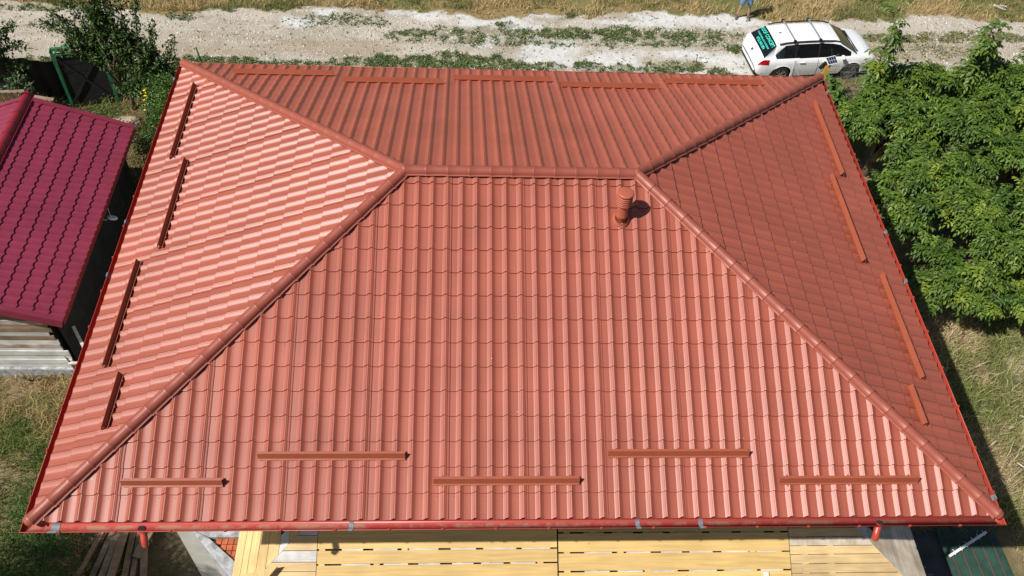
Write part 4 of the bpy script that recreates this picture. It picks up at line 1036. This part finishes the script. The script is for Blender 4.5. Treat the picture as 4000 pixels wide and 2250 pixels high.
df = thing('shade_fence', 'low dark netting fence in the shade left of the green gate', 'fence', (-8, 17.2, 0))
xx_ = np.linspace(-11.5, -6.6, 60); zz_ = np.linspace(.0, 1, 8); XX, ZZ = np.meshgrid(xx_, zz_, indexing='ij')
np_mesh('netting', np.stack([XX, 17.45+.05*np.sin(XX*5+ZZ*2)+.03*np.sin(XX*13), ZZ*(1.45+.05*np.sin(XX*2))], -1).reshape(-1, 3), (lambda I_: np.stack([I_[:-1, :-1], I_[1:, :-1], I_[1:, 1:], I_[:-1, 1:]], -1).reshape(-1, 4))(np.arange(480).reshape(60, 8)), m_blacknet, None, True, df)
for x_ in (-11.4, -9.8, -8.2, -6.65):
    mb = MB(); mb.tube([(x_, 17.5, 0), (x_, 17.5, 1.55)], .025, 6); mb.build('fence_post', m_greenpaint, df)
# rubble strip by the gate
mb = MB()
for i in range(26):
    c = (random.uniform(-6.3, -4.9), random.uniform(15.6, 16.1), .04); s_ = random.uniform(.04, .12)
    mb.box(c, (s_*1.6, s_, s_*.5), Matrix.Rotation(random.uniform(0, 3), 3, 'Z'))
tag(mb.build('rubble', m_conc), 'small heap of grey rubble at the foot of the gate', 'rubble', kind='stuff')

# wire fence along the road side
fence = thing('wire_fence', 'grey welded wire fence panel in front of the parked car', 'fence', (18.5, 18.1, 0))
def mesh_panel(x0_, x1_, y_):
    mb = MB(); z1 = 1.48
    def wire(a, b, r=.0035):
        mb.tube([a, b], r, 3, cap=False)
    for x_ in np.arange(x0_, x1_, .06): wire((x_, y_, .05), (x_+.02, y_, z1))
    for z_ in (.08, .28, .48, .52, .72, .92, .96, 1.16, 1.36, 1.40, 1.46): wire((x0_, y_-.01, z_), (x1_, y_-.01, z_), .0045)
    return mb
for i, (a, b) in enumerate(((16.25, 18.75), (18.8, 21.3), (21.35, 23.85))):
    mesh_panel(a, b, 18.12+.02*i).build('wire_panel', m_wire, fence)
for x_ in (16.2, 18.77, 21.32, 23.87):
    mb = MB(); mb.bar((x_, 18.08, 0), (x_+(.02 if x_ > 17 else .05), 18.12, 1.55), .05, .05, (0, 1, 0)); mb.build('fence_post', m_postw, fence)
mb = MB(); mb.tube([(16.27, 18.1, 1.45), (16.55, 18.05, .9), (16.95, 18.0, .35)], .01, 5); mb.build('brace_wire', m_postw, fence)
net = thing('shade_net_fence', 'sagging green shade net along the yard edge behind the roof', 'fence', (13.5, 18, 0))
yy = np.linspace(7.5, 17.4, 90); zz = np.linspace(0, 1, 6); XX, ZZ = np.meshgrid(yy, zz, indexing='ij')
hh = .93+.05*np.sin(XX*1.7)+.04*np.sin(XX*4.1)-.25*sst(10.5, 8.5, XX)-.08*sst(15.6, 16.8, XX)
np_mesh('net', np.stack([XX, 17.98+.05*np.sin(XX*3)+.04*np.sin(XX*9+ZZ*3), ZZ*hh], -1).reshape(-1, 3), (lambda I_: np.stack([I_[:-1, :-1], I_[1:, :-1], I_[1:, 1:], I_[:-1, 1:]], -1).reshape(-1, 4))(np.arange(540).reshape(90, 6)), m_netlight, None, True, net)
for (a, b, lb) in (((13.08, 18.0, 0), (13.11, 18.35, 1.52), 'thin dark rod standing upright behind the rear snow guards, nearer the car'), ((11.2, 17.9, 0), (11.33, 17.85, 1.45), 'thin pale rod standing behind the middle of the rear roof edge')):
    mb = MB(); mb.tube([a, b], .013, 5); tag(mb.build('fence_rod', m_rust if a[0] > 12 else m_postw), lb, 'rod')
# solar lamp on a yellow post
sp = thing('solar_lamp', 'small solar panel lamp on a yellow timber post behind the back right roof corner', 'solar lamp', (17.25, 17.95, 0))
mb = MB(); mb.bar((17.20, 17.95, 0), (17.28, 18.0, 1.52), .16, .12, (0, 1, 0)); mb.build('post', m_yellowpost, sp)
Ms = Matrix.Rotation(R(20), 3, 'Z') @ Matrix.Rotation(R(28), 3, 'X')
mb = MB(); mb.box((17.36, 18.02, 1.66), (.38, .27, .02), Ms); mb.build('panel_frame', m_plasticw, sp)
mb = MB()
for i in range(4):
    for j in range(2):
        mb.box(Vector((17.36, 18.02, 1.66)) + Ms @ Vector((-.132+i*.088, -.06+j*.12, .013)), (.078, .108, .006), Ms)
mb.build('solar_cells', m_solar, sp)
mb = MB(); mb.box((17.18, 18.0, 1.56), (.08, .10, .08)); mb.bar((17.15, 18.0, 1.52), (17.06, 18.0, 1.36), .08, .10); mb.build('lamp_head', m_black, sp)
# rusty rail low behind the walnut, net scraps
mb = MB(); mb.bar((18.9, 18.3, .35), (24.5, 18.6, .35), .05, .06); tag(mb.build('steel_rail', m_rust), 'rusty steel rail low behind the walnut trees', 'rail')
for (c, s_, lb) in (((16.4, 15.5, 1.9), .55, 'blue green net scrap caught in the leaves beside the roof corner'), ((24.2, 17.4, 1.5), .9, 'teal shade net draped behind the rightmost walnut tree')):
    g0 = np.linspace(-1, 1, 12); A_, B_ = np.meshgrid(g0, g0, indexing='ij'); Ii = np.arange(144).reshape(12, 12)
    Vv = np.stack([c[0]+A_*s_, c[1]+B_*s_*.45, c[2]+.12*np.sin(A_*5+B_*3)+.08*np.sin(B_*7)+.5*B_*s_*.5], -1).reshape(-1, 3)
    tag(np_mesh('shade_net', Vv, np.stack([Ii[:-1, :-1], Ii[1:, :-1], Ii[1:, 1:], Ii[:-1, 1:]], -1).reshape(-1, 4), m_netlight, None, True), lb, 'net')
# bottom right: dark sheet painting in the lower roof's shadow, green net and white bar
g0 = np.linspace(0, 1, 40); A_, B_ = np.meshgrid(g0, g0, indexing='ij'); Ii = np.arange(1600).reshape(40, 40)
def sheet(name, x0_, x1_, y0_, y1_, z_, m, lb, cat, amp=.02, skew=0):
    X_ = x0_+(x1_-x0_)*A_+skew*(B_); Y_ = y0_+(y1_-y0_)*B_
    Z_ = z_+amp*(np.sin(X_*9)*np.cos(Y_*4)+np.sin(Y_*11+X_*3)*.6)
    return tag(np_mesh(name, np.stack([X_, Y_, Z_], -1).reshape(-1, 3), np.stack([Ii[:-1, :-1], Ii[1:, :-1], Ii[1:, 1:], Ii[:-1, 1:]], -1).reshape(-1, 4), m, None, True), lb, cat)
sheet('shadow_sheet', 13.9, 16.2, .3, 2.85, .10, m_navy, 'dark sheet added for the shadow on the ground right of the lower roof', 'shadow sheet', .015, .15)
ns = sheet('ground_net', 16.28, 17.62, .2, 2.92, .14, m_net, 'dark green net sheet with red stitching lying below the front right roof corner', 'net', .012, -.1)
for i in range(5):
    mb = MB(); x_ = 16.42+i*.25; mb.tube([(x_, .25, .19), (x_-.05, 1.5, .185), (x_-.09, 2.9, .19)], .008, 4); mb.build('stitching', m_rust, ns)
wb = thing('metal_bar', 'white paint flaked bar with bent wire hooks lying on the dark green net', 'bar', (16.8, 2.5, 0))
pa, pb = Vector((16.2, 2.18, .30)), Vector((17.3, 2.76, .30)); mb = MB(); mb.bar(pa, pb, .055, .04); mb.build('bar_body', m_plasticw, wb)
mb = MB()
for t in (.12, .28, .42, .58, .72, .86):
    p = pa.lerp(pb, t); mb.tube([p+Vector((.02, -.04, 0)), p+Vector((0, 0, .05)), p+Vector((-.03, .07, .03))], .006, 4)
mb.build('wire_hooks', m_plasticw, wb)
mb = MB(); mb.bar(pa.lerp(pb, .93), pb+Vector((.05, .03, 0)), .06, .045); mb.build('rusty_end', m_rust, wb)
SL = ['pale seed head in the grass just outside the roof shadow, nearest the walnut trees', 'pale seed head in the long grass half way down the right edge', 'pale seed head left of the two that stand together in the long grass', 'curved seed head low in the right grass near the roof corner shadow',
      'seed head closest to the shadow of the front right roof corner', 'seed head furthest right in the lower meadow grass', 'pale seed head above the pair in the long grass on the right', 'lone seed head at the right photo edge', 'seed head touching the edge of the roof shadow on the grass']
for i in range(9):                 # feathery seed heads in the meadow
    x_, y_ = [(18.2, 4.9), (18.6, 4.3), (18.9, 4.8), (19.0, 3.6), (18.35, 3.1), (19.2, 5.6), (18.8, 5.3), (20.3, 5.0), (18.0, 3.9)][i]
    a_ = random.uniform(0, 3); d_ = Vector((math.cos(a_), math.sin(a_), 0))
    mb = MB(); p = Vector((x_, y_, .42)); mb.tube([p-d_*.11, p-d_*.05, p+d_*.03, p+d_*.10], .02, 6, rs=[.004, .017, .019, .004])
    mb.tube([(x_-d_.x*.12-.05, y_-d_.y*.1, 0), p-d_*.10], .004, 4)
    tag(mb.build('seed_head', m_weather), SL[i], 'seed head', 'seed heads in the long grass')
# planks on the ground bottom left
specs = [((-2.2, 1.9), (-1.85, 3.2), .10), ((-2.0, 1.2), (-1.62, 3.25), .12), ((-1.75, 1.0), (-1.50, 3.3), .14), ((-1.5, 1.0), (-1.38, 3.25), .16), ((-1.18, 1.0), (-1.28, 3.2), .12), ((-.98, 1.1), (-1.15, 3.3), .10), ((-.72, 1.45), (-1.05, 3.2), .13), ((-1.05, 2.35), (-.78, 3.25), .16)]
lbs = ['grey plank at the left side of the fan of timbers below the gutter', 'second plank from the left in the fan of timbers below the gutter', 'brown plank left of the widest one in the fan of timbers', 'widest brown plank in the middle of the fan of timbers', 'dark plank right of the middle of the fan of timbers', 'thin grey plank crossing the fan of timbers', 'rightmost long brown plank of the fan of timbers', 'short broad offcut at the top right of the fan of timbers']
for i, ((a, b, wd), lb) in enumerate(zip(specs, lbs)):
    mb = MB(); z_ = .08+.045*(i % 4)+.01; mb.bar((*a, z_), (*b, z_+.03), wd, .045); tag(mb.build('timber_plank', m_timber if i % 3 else m_brownboard), lb, 'plank', 'loose timber planks below the front left gutter')
for (c, rz, l_, lb) in (((-.35, 1.55), .9, .22, 'small yellow wood offcut on the shaded ground near the timbers'), ((-1.0, 3.1), 1.2, .2, 'small wood scrap beside the timbers under the gutter')):
    mb = MB(); mb.box((*c, .06), (l_, .07, .03), Matrix.Rotation(rz, 3, 'Z')); tag(mb.build('wood_scrap', m_pine), lb, 'wood scrap')
# boards in the verge top right and bag on the road
mb = MB(); mb.bar((25.75, 23.95, .12), (26.1, 23.65, .10), .08, .03); tag(mb.build('stray_board', m_palewood), 'pale board lying in the grass verge at the upper right', 'board')
mb = MB(); mb.bar((26.0, 23.95, .10), (26.25, 23.88, .10), .07, .03); tag(mb.build('stray_board', m_palewood), 'short board piece next to the long pale board in the upper right verge', 'board')
def blobm(c, s_, m, name, lb, cat):
    bm = bmesh.new(); bmesh.ops.create_icosphere(bm, subdivisions=2, radius=1)
    for v in bm.verts: v.co = Vector((v.co.x*s_[0], v.co.y*s_[1], v.co.z*s_[2]))*random.uniform(.8, 1.15)+Vector(c)
    me = bpy.data.meshes.new(name); bm.to_mesh(me); bm.free(); me.materials.append(m); o = link(name, me); return tag(o, lb, cat)
blobm((13.95, 20.1, .05), (.10, .07, .05), m_plasticw, 'plastic_bag', 'crumpled white bag on the green weeds between the rods and the car', 'bag')
blobm((20.1, 18.6, .7), (.12, .12, .16), m_tape, 'plastic_bag', 'grey plastic bag caught on the fence near the front of the car', 'bag')
blobm((18.9, 16.0, 2.9), (.09, .08, .10), m_plasticw, 'plastic_bag', 'pale rag stuck in the walnut leaves', 'rag')
blobm((-7.2, 21.2, .04), (.10, .08, .05), m_tape, 'stone', 'bluish stone on the road at the upper left', 'stone')
blobm((-8.2, 18.9, .08), (.12, .1, .09), m_conc, 'stone', 'grey boulder at the edge of the grass left of the gate', 'stone')

# ================================================================= CAR
def build_car():
    car = thing('parked_car', 'white estate car with roof rails and turquoise lettering on its rear window', 'car', (0, 0, 0))
    xs_ = np.array([0, .015, .05, .10, .20, .30, .45, .62, .80, 1.2, 1.6, 2.0, 2.4, 2.7, 2.95, 3.2, 3.45, 3.66, 3.85, 4.1, 4.3, 4.45, 4.53, 4.56])
    zt_ = np.array([.60, .72, .84, .93, 1.03, 1.124, 1.265, 1.425, 1.45, 1.475, 1.485, 1.485, 1.475, 1.45, 1.405, 1.275, 1.135, 1.01, .975, .935, .875, .78, .66, .56])
    hw_ = np.array([.72, .77, .81, .84, .865, .88, .89, .90, .90, .90, .90, .90, .90, .90, .90, .90, .895, .89, .885, .87, .82, .74, .65, .58])
    zb_ = np.array([.40, .33, .30, .27, .24, .22, .20, .19, .19, .18, .18, .18, .18, .18, .18, .18, .18, .18, .18, .19, .20, .22, .26, .32])
    wheels = (.92, 3.54); WR = .325
    X = np.unique(np.round(np.concatenate([np.arange(0, .7, .04), np.arange(.7, 4.3, .06), np.arange(4.3, 4.57, .03), [.015, 4.56, .30, .62, 2.95, 3.66, 1.30, 1.36, 2.16, 2.22]]), 3))
    rows = []
    for x_ in X:
        zt = np.interp(x_, xs_, zt_); hw = np.interp(x_, xs_, hw_); zb = np.interp(x_, xs_, zb_)
        arch = 0
        for wc in wheels:
            d = abs(x_-wc)
            if d < .39: arch = max(arch, WR+math.sqrt(.39**2-d*d))
        belt = min(.965+.0*x_, zt-.04); belt = min(belt, .945+.02*(x_ < 1.5))
        belt = min(belt, zt-.045)
        wroof = hw-.045-.24*np.clip((zt-.97)/.5, 0, 1)
        cab = .30 < x_ < 3.66
        zz_ = [max(zb, arch), max(zb+.10, arch+.002), max(.45 if zt > .6 else zb+.12, arch+.004), max(min(.62, zt-.12), arch+.006), min(.77, zt-.08), belt]
        yy_ = [hw-.10, hw-.03, hw-.005, hw+.004, hw-.012, hw-.05]
        if arch:
            yy_[0] = hw-.01; yy_[1] = hw+.002; yy_[2] = hw+.006
        zwt = max(belt+.006, zt-.085)
        if x_ < 1.05: zwt = max(belt+.004, belt+(zwt-belt)*float(np.clip((x_-.60)/.34, 0, 1)))
        yy_ += [hw-.075, min(wroof, hw-.085)]; zz_ += [belt+.012, zwt]
        yy_ += [min(wroof, hw-.085)-.03, min(wroof, hw-.085)-.10, wroof*.55, 0.0]
        zz_ += [max(zwt+.002, zt-.045), max(zwt+.004, zt-.022), zt-.006, zt]
        zz_ = list(np.maximum.accumulate(zz_))
        rows.append([(x_, y_, z_) for y_, z_ in zip(yy_, zz_)])
    m_ = len(rows[0]); ns_ = len(rows)
    Vv = [p for r_ in rows for p in r_]+[(p[0], -p[1], p[2]) for r_ in rows for p in r_]
    half = ns_*m_
    parts = {k: [] for k in ('body', 'rear', 'wind', 'q', 'rd', 'fd', 'tailL', 'tailR', 'sill')}
    for i in range(ns_-1):
        xm = (X[i]+X[i+1])/2
        for j in range(m_-1):
            for sd_ in (0, 1):
                q = (i*m_+j, (i+1)*m_+j, (i+1)*m_+j+1, i*m_+j+1)
                if sd_ == 0: q = q[::-1]
                else: q = tuple(half+a for a in q)
                key = 'body'
                if j == 6:
                    if .64 < xm < 1.30: key = 'q'
                    elif 1.36 < xm < 2.16: key = 'rd'
                    elif 2.22 < xm < 3.40: key = 'fd'
                    elif 1.3 < xm < 2.22: key = 'sill'
                if j >= 8 and .19 < xm < .61: key = 'rear'
                if j >= 8 and 2.97 < xm < 3.66: key = 'wind'
                if j == 4 and .03 < xm < .42: key = 'tailL' if sd_ == 0 else 'tailR'
                if j <= 0 and not any(abs(xm-wc) < .4 for wc in wheels): key = 'sill'
                parts[key].append(q)
    def mk(fs, name, m, smooth=True):
        u = sorted({a for q in fs for a in q}); mp = {a: i for i, a in enumerate(u)}
        me = bpy.data.meshes.new(name); me.from_pydata([Vv[a] for a in u], [], [tuple(mp[a] for a in q) for q in fs]); me.materials.append(m)
        bm = bmesh.new(); bm.from_mesh(me); bmesh.ops.remove_doubles(bm, verts=bm.verts, dist=.0005)
        for p in bm.faces: p.smooth = smooth
        bm.to_mesh(me); bm.free(); return link(name, me, car)
    # end faces
    body = parts['body']
    body.append(tuple(range(m_))+tuple(half+a for a in range(m_-2, -1, -1)))
    e0 = (ns_-1)*m_; body.append((tuple(e0+a for a in range(m_))+tuple(half+e0+a for a in range(m_-2, -1, -1)))[::-1])
    mk(body, 'body', m_white); mk(parts['rear'], 'rear_window', m_glass); mk(parts['wind'], 'windscreen', m_wind)
    for k in ('q', 'rd', 'fd'):
        for s_ in (0, 1):
            fs = [q for q in parts[k] if (q[0] >= half) == bool(s_)]; mk(fs, 'side_window', m_glass)
    mk(parts['tailL'], 'tail_light', m_redlamp); mk(parts['tailR'], 'tail_light', m_redlamp); mk(parts['sill'], 'sill_trim', m_black)
    # underside and dark wheel wells
    mb = MB(); mb.box((2.25, 0, .25), (4.1, 1.5, .14)); mb.box((.92, 0, .42), (.72, 1.56, .5)); mb.box((3.54, 0, .42), (.72, 1.56, .5)); mb.build('underbody', m_black, car)
    mb = MB(); mb.box((.055, 0, .335), (.10, 1.35, .10)); mb.build('bumper_trim', m_black, car)
    # wheels
    def wheel(c, sgn):
        t = MB(); n = 28; c = Vector(c)
        pr_ = [(.20, .09), (.215, .10), (.305, .10), (.322, .085), (.325, 0), (.325, -.10), (.2, -.10)]
        vs = [c+Vector((math.cos(2*math.pi*i/n)*r_, sgn*h_, math.sin(2*math.pi*i/n)*r_)) for r_, h_ in pr_ for i in range(n)]
        t.add(vs, [(a*n+b, a*n+(b+1) % n, (a+1)*n+(b+1) % n, (a+1)*n+b) for a in range(len(pr_)-1) for b in range(n)])
        wo = t.build('wheel', m_tyre, car, smooth=True)
        r_ = MB(); k = 10
        for i in range(k):
            a = 2*math.pi*i/k+(.10 if i % 2 else -.10); d = Vector((math.cos(a), 0, math.sin(a)))
            r_.bar(c+d*.04+Vector((0, sgn*.085, 0)), c+d*.205+Vector((0, sgn*.088, 0)), .022, .036, (0, 1, 0))
        vs = [c+Vector((math.cos(2*math.pi*i/n)*q_, sgn*h_, math.sin(2*math.pi*i/n)*q_)) for q_, h_ in ((.198, .06), (.198, .096), (.215, .102)) for i in range(n)]
        r_.add(vs, [(a*n+b, a*n+(b+1) % n, (a+1)*n+(b+1) % n, (a+1)*n+b) for a in range(2) for b in range(n)])
        vs = [c+Vector((math.cos(2*math.pi*i/12)*.05, sgn*h_, math.sin(2*math.pi*i/12)*.05)) for h_ in (.05, .098) for i in range(12)]
        r_.add(vs, [(b, (b+1) % 12, 12+(b+1) % 12, 12+b) for b in range(12)]+[tuple(range(12, 24))])
        r_.build('rim', m_alloy, wo).location = (0, 0, 0)
        d_ = MB(); vs = [c+Vector((math.cos(2*math.pi*i/n)*.2, sgn*.055, math.sin(2*math.pi*i/n)*.2)) for i in range(n)]; d_.add(vs, [tuple(range(n))]); d_.build('brake_disc', m_black, wo).location = (0, 0, 0)
    for wc in wheels:
        for s_ in (-1, 1): wheel((wc, s_*.79, WR), s_)
    # roof rails and cross bars
    for s_ in (-1, 1):
        mb = MB(); y_ = s_*.60; pth = []
        for x_ in np.linspace(.70, 2.95, 12):
            zt = np.interp(x_, xs_, zt_)-.028; e = min((x_-.70), (2.95-x_)); lift = .022+.018*min(1, e/.25)
            pth.append((x_, y_-s_*.02*(x_ > 2.7), zt+lift))
        mb.tube(pth, .024, 8); mb.build('roof_rail', m_black, car, smooth=True)
        mb = MB(); mb.box((1.5, 0, 0), (.1, .1, .1))
    for x_ in (1.22, 2.15):
        zt = np.interp(x_, xs_, zt_)
        mb = MB(); mb.bar((x_, -.66, zt+.085), (x_, .66, zt+.085), .055, .022); cb = mb.build('cross_bar', m_alu, car)
        for s_ in (-1, 1):
            f_ = MB(); f_.box((x_, s_*.63, zt+.055), (.10, .09, .095)); q = f_.build('bar_foot', m_black, cb, bevel=.015); q.location = (0, 0, 0)
    mb = MB(); mb.add([(.86, 0, 1.455), (.98, -.018, 1.46), (.98, .018, 1.46), (.88, 0, 1.515)], [(0, 1, 3), (0, 3, 2), (1, 2, 3), (0, 2, 1)]); mb.build('roof_antenna', m_black, car)
    # mirrors, handles, seams
    for s_ in (-1, 1):
        mb = MB()
        bmv = bmesh.new(); bmesh.ops.create_icosphere(bmv, subdivisions=2, radius=1)
        me = bpy.data.meshes.new('wing_mirror')
        for v in bmv.verts: v.co = Vector((3.02+v.co.x*.075, s_*(1.0)+v.co.y*.115, 1.04+v.co.z*.075))
        for p in bmv.faces: p.smooth = True
        bmv.to_mesh(me); bmv.free(); me.materials.append(m_white); mo = link('wing_mirror', me, car)
        mb.bar((3.08, s_*.84, .99), (3.04, s_*.93, 1.02), .06, .04); mb.build('mirror_arm', m_black, mo).location = (0, 0, 0)
        for x_ in (1.50, 2.36):
            mb = MB(); mb.bar((x_, s_*.905, .83), (x_+.20, s_*.905, .835), .03, .035); mb.build('door_handle', m_white, car, bevel=.008)
        for x_ in (1.33, 2.19, 3.16):
            mb = MB(); pth = [(x_+.05*(x_ > 3), s_*.897, .30), (x_+.03, s_*.909, .60), (x_, s_*.893, .80), (x_, s_*.856, .925)]
            mb.tube(pth, .004, 4); mb.build('door_seam', m_black, car)
        mb = MB(); mb.bar((.06, s_*.62, .46), (.22, s_*.872, .44), .012, .022); mb.build('reflector', m_black, car)
    mb = MB(); mb.bar((3.56, -.60, 1.055), (3.66, .62, 1.015), .03, .02); mb.bar((3.50, .1, 1.09), (3.62, .62, 1.03), .02, .02); mb.build('wiper', m_black, car)
    mb = MB(); mb.box((3.70, 0, .998), (.06, 1.25, .012)); mb.build('cowl_grille', m_black, car)
    mb = MB(); mb.box((4.50, 0, .60), (.05, 1.0, .07)); mb.build('front_grille', m_black, car)
    for s_ in (-1, 1):
        mb = MB(); mb.bar((4.28, s_*.80, .70), (4.50, s_*.60, .66), .05, .11); mb.build('headlight', m_alu, car)
    # plate and badge on the tailgate
    tg = lambda z: np.interp(z, zt_[:6], xs_[:6])
    mb = MB(); mb.add([(tg(.70)-.004-.01, -.26, .655), (tg(.70)-.014, .26, .655), (tg(.78)-.012, .26, .765), (tg(.78)-.012, -.26, .765)], [(0, 3, 2, 1)])
    pl_ = mb.build('number_plate', m_plasticw, car)
    def text(s, size, c, xa, ya, m, name, par, sx=1.0):
        cu = bpy.data.curves.new(name, 'FONT'); cu.body = s; cu.size = size; cu.align_x = 'CENTER'; cu.align_y = 'CENTER'; cu.extrude = .0015; cu.resolution_u = 2; cu.offset = .002
        to = bpy.data.objects.new(name, cu); col.objects.link(to)
        xa, ya = Vector(xa).normalized(), Vector(ya).normalized(); za = xa.cross(ya)
        M = Matrix((xa*sx, ya, za)).transposed().to_4x4(); M.translation = Vector(c)
        dg = bpy.context.evaluated_depsgraph_get(); me = bpy.data.meshes.new_from_object(to.evaluated_get(dg)); me.transform(M)
        bpy.data.objects.remove(to); me.materials.clear(); me.materials.append(m); o = link(name, me, par)
        return o
    # rear window lettering: read from behind, left side of the car is +y
    ra, rb = Vector((.20, 0, 1.03)), Vector((.62, 0, 1.425)); upw = (rb-ra).normalized(); nrm = Vector((-upw.z, 0, upw.x))
    def wp(t, y_=0): return ra+(rb-ra)*t+nrm*.02+Vector((0, y_, 0))
    text('ROOF CONCEPT', .18, wp(.72), (0, -1, 0), upw, m_cyan, 'window_lettering', car, .90)
    text('TU ADUCI IDEEA, NOI O CONSTRUIM!', .072, wp(.42), (0, -1, 0), upw, m_cyan, 'window_lettering', car, .86)
    text('0722 843 854', .135, wp(.20, -.04), (0, -1, 0), upw, m_cyan, 'window_lettering', car, .95)
    # round manufacturer badge: ring with V over W
    bc = Vector((tg(.86)-.016, 0, .87)); tn = Vector((-.75, 0, .66)).normalized(); tu = Vector((.66, 0, .75)).normalized()
    mb = MB(); n = 16
    ring = [bc+(Vector((0, -1, 0))*math.cos(2*math.pi*i/n)+tu*math.sin(2*math.pi*i/n))*.052 for i in range(n)]
    mb.tube(ring+[ring[0]], .007, 5, cap=False)
    B = lambda a, b: bc+Vector((0, -a, 0))+tu*b
    for seq in (((-.022, .045), (0, .006), (.022, .045)), ((-.045, .02), (-.022, -.042), (0, -.006), (.022, -.042), (.045, .02))):
        for p, q in zip(seq[:-1], seq[1:]): mb.bar(B(*p), B(*q), .010, .006, tn)
    mb.build('badge', m_alu, car)
    mb = MB(); mb.tube([bc+tn*-.004, bc+tn*.001], .05, 16); mb.build('badge_backing', m_black, car)
    return car
car = build_car()
cs = .955; th = R(6.7)
near_rear = Vector((16.28, 19.01, 0))
# near side wheel (-y side of the car) at local (.92,-.88)
loc = near_rear - (Matrix.Rotation(th, 3, 'Z') @ Vector((.92*cs, -.88*cs, 0)))
car.location = loc; car.rotation_euler = (0, 0, th); car.scale = (cs, cs, cs)
car.location.z = .0

# ================================================================= PERSON
def person():
    p = thing('person', 'person in blue denim shorts, charcoal shirt and grey shoes standing beyond the car', 'person', (0, 0, 0))
    def skin(name, verts, edges, rad, m, sub=2, root=0, par=p):
        me = bpy.data.meshes.new(name); me.from_pydata(verts, edges, []); o = bpy.data.objects.new(name, me); col.objects.link(o)
        md = o.modifiers.new('s', 'SKIN'); md.use_smooth_shade = True
        for i, r_ in enumerate(rad):
            rr_ = r_ if isinstance(r_, tuple) else (r_, r_); me.skin_vertices[0].data[i].radius = rr_
            me.skin_vertices[0].data[i].use_root = (i == root)
        o.modifiers.new('b', 'SUBSURF').levels = sub
        dg = bpy.context.evaluated_depsgraph_get(); m2 = bpy.data.meshes.new_from_object(o.evaluated_get(dg)); m2.name = name
        bpy.data.objects.remove(o); m2.materials.clear(); m2.materials.append(m)
        for q in m2.polygons: q.use_smooth = True
        return link(name, m2, par)
    # faces -y (towards the drone); local metres, legs astride
    V_ = [(0, 0, .95), (0, .0, 1.12), (0, .01, 1.32), (0, .01, 1.45), (0, 0, 1.53), (0, -.02, 1.64), (0, -.01, 1.72),
          (-.10, 0, .88), (-.16, -.01, .50), (-.21, .01, .10), (.10, 0, .88), (.15, -.02, .50), (.19, .0, .10),
          (-.18, .0, 1.42), (-.26, .02, 1.15), (-.20, -.18, 1.02), (.18, 0, 1.42), (.26, .02, 1.15), (.20, -.18, 1.02)]
    E_ = [(0, 1), (1, 2), (2, 3), (3, 4), (4, 5), (5, 6), (0, 7), (7, 8), (8, 9), (0, 10), (10, 11), (11, 12), (3, 13), (13, 14), (14, 15), (3, 16), (16, 17), (17, 18)]
    Rd = [(.14, .11), (.14, .11), (.16, .11), (.12, .09), .055, (.078, .095), (.065, .08), .085, .058, .038, .085, .058, .038, .055, .042, .03, .055, .042, .03]
    body = skin('body', V_, E_, Rd, m_skin)
    skin('shorts', [(0, 0, 1.02), (0, 0, .93), (-.11, 0, .84), (-.155, -.01, .53), (.11, 0, .84), (.148, -.02, .53)], [(0, 1), (1, 2), (2, 3), (1, 4), (4, 5)], [(.165, .13), (.17, .135), (.105, .12), (.10, .105), (.105, .12), (.10, .105)], m_denim, par=p)
    skin('shirt', [(0, 0, 1.0), (0, .01, 1.2), (0, .01, 1.40), (0, 0, 1.48), (-.19, 0, 1.41), (-.235, .01, 1.25), (.19, 0, 1.41), (.235, .01, 1.25)], [(0, 1), (1, 2), (2, 3), (2, 4), (4, 5), (2, 6), (6, 7)], [(.185, .15), (.175, .135), (.17, .12), (.09, .08), .075, .066, .075, .066], m_shirt, par=p)
    for sx_, c in ((-1, (-.215, 0)), (1, (.195, 0))):
        skin('shoe', [(c[0], .06, .055), (c[0], -.02, .06), (c[0]+sx_*.03, -.12, .045), (c[0]+sx_*.045, -.18, .035)], [(0, 1), (1, 2), (2, 3)], [(.042, .05), (.045, .055), (.048, .04), (.035, .028)], m_shoe)
    skin('hair', [(0, .02, 1.70), (0, .035, 1.755), (0, .0, 1.785)], [(0, 1), (1, 2)], [(.085, .09), (.085, .095), (.06, .06)], m_hair)
    # face features
    mb = MB(); mb.add([(-.012, -.095, 1.645), (.012, -.095, 1.645), (0, -.125, 1.64), (0, -.10, 1.68)], [(0, 2, 3), (2, 1, 3), (0, 1, 2)]); mb.build('nose', m_skin, p)
    for s_ in (-1, 1):
        mb = MB(); mb.box((s_*.03, -.093, 1.672), (.022, .012, .010)); mb.build('eye', m_hair, p)
        mb = MB(); mb.box((s_*.084, -.01, 1.655), (.015, .035, .055)); mb.build('ear', m_skin, p, bevel=.005)
        # hands with five fingers resting in front
        h = Vector((s_*.20, -.20, 1.0)); mb = MB(); mb.box(h+Vector((-s_*.02, -.035, -.01)), (.07, .09, .028))
        for k in range(4):
            b0 = h+Vector((-s_*.02-.027+k*.018, -.075, -.01)); l_ = (.058, .066, .062, .048)[k]
            mb.tube([b0, b0+Vector((0, -l_*.6, -.008)), b0+Vector((0, -l_, -.03))], .0085, 6)
        b0 = h+Vector((-s_*.055, -.02, -.01)); mb.tube([b0, b0+Vector((-s_*.03, -.03, 0)), b0+Vector((-s_*.035, -.06, -.01))], .010, 6)
        mb.build('hand', m_skin, p, smooth=True)
    mb = MB(); mb.box((0, -.094, 1.615), (.04, .006, .008)); mb.build('mouth', m_rust, p)
    return p
pe = person(); pe.location = (15.83, 22.80, .0); pe.rotation_euler = (0, 0, R(-8))
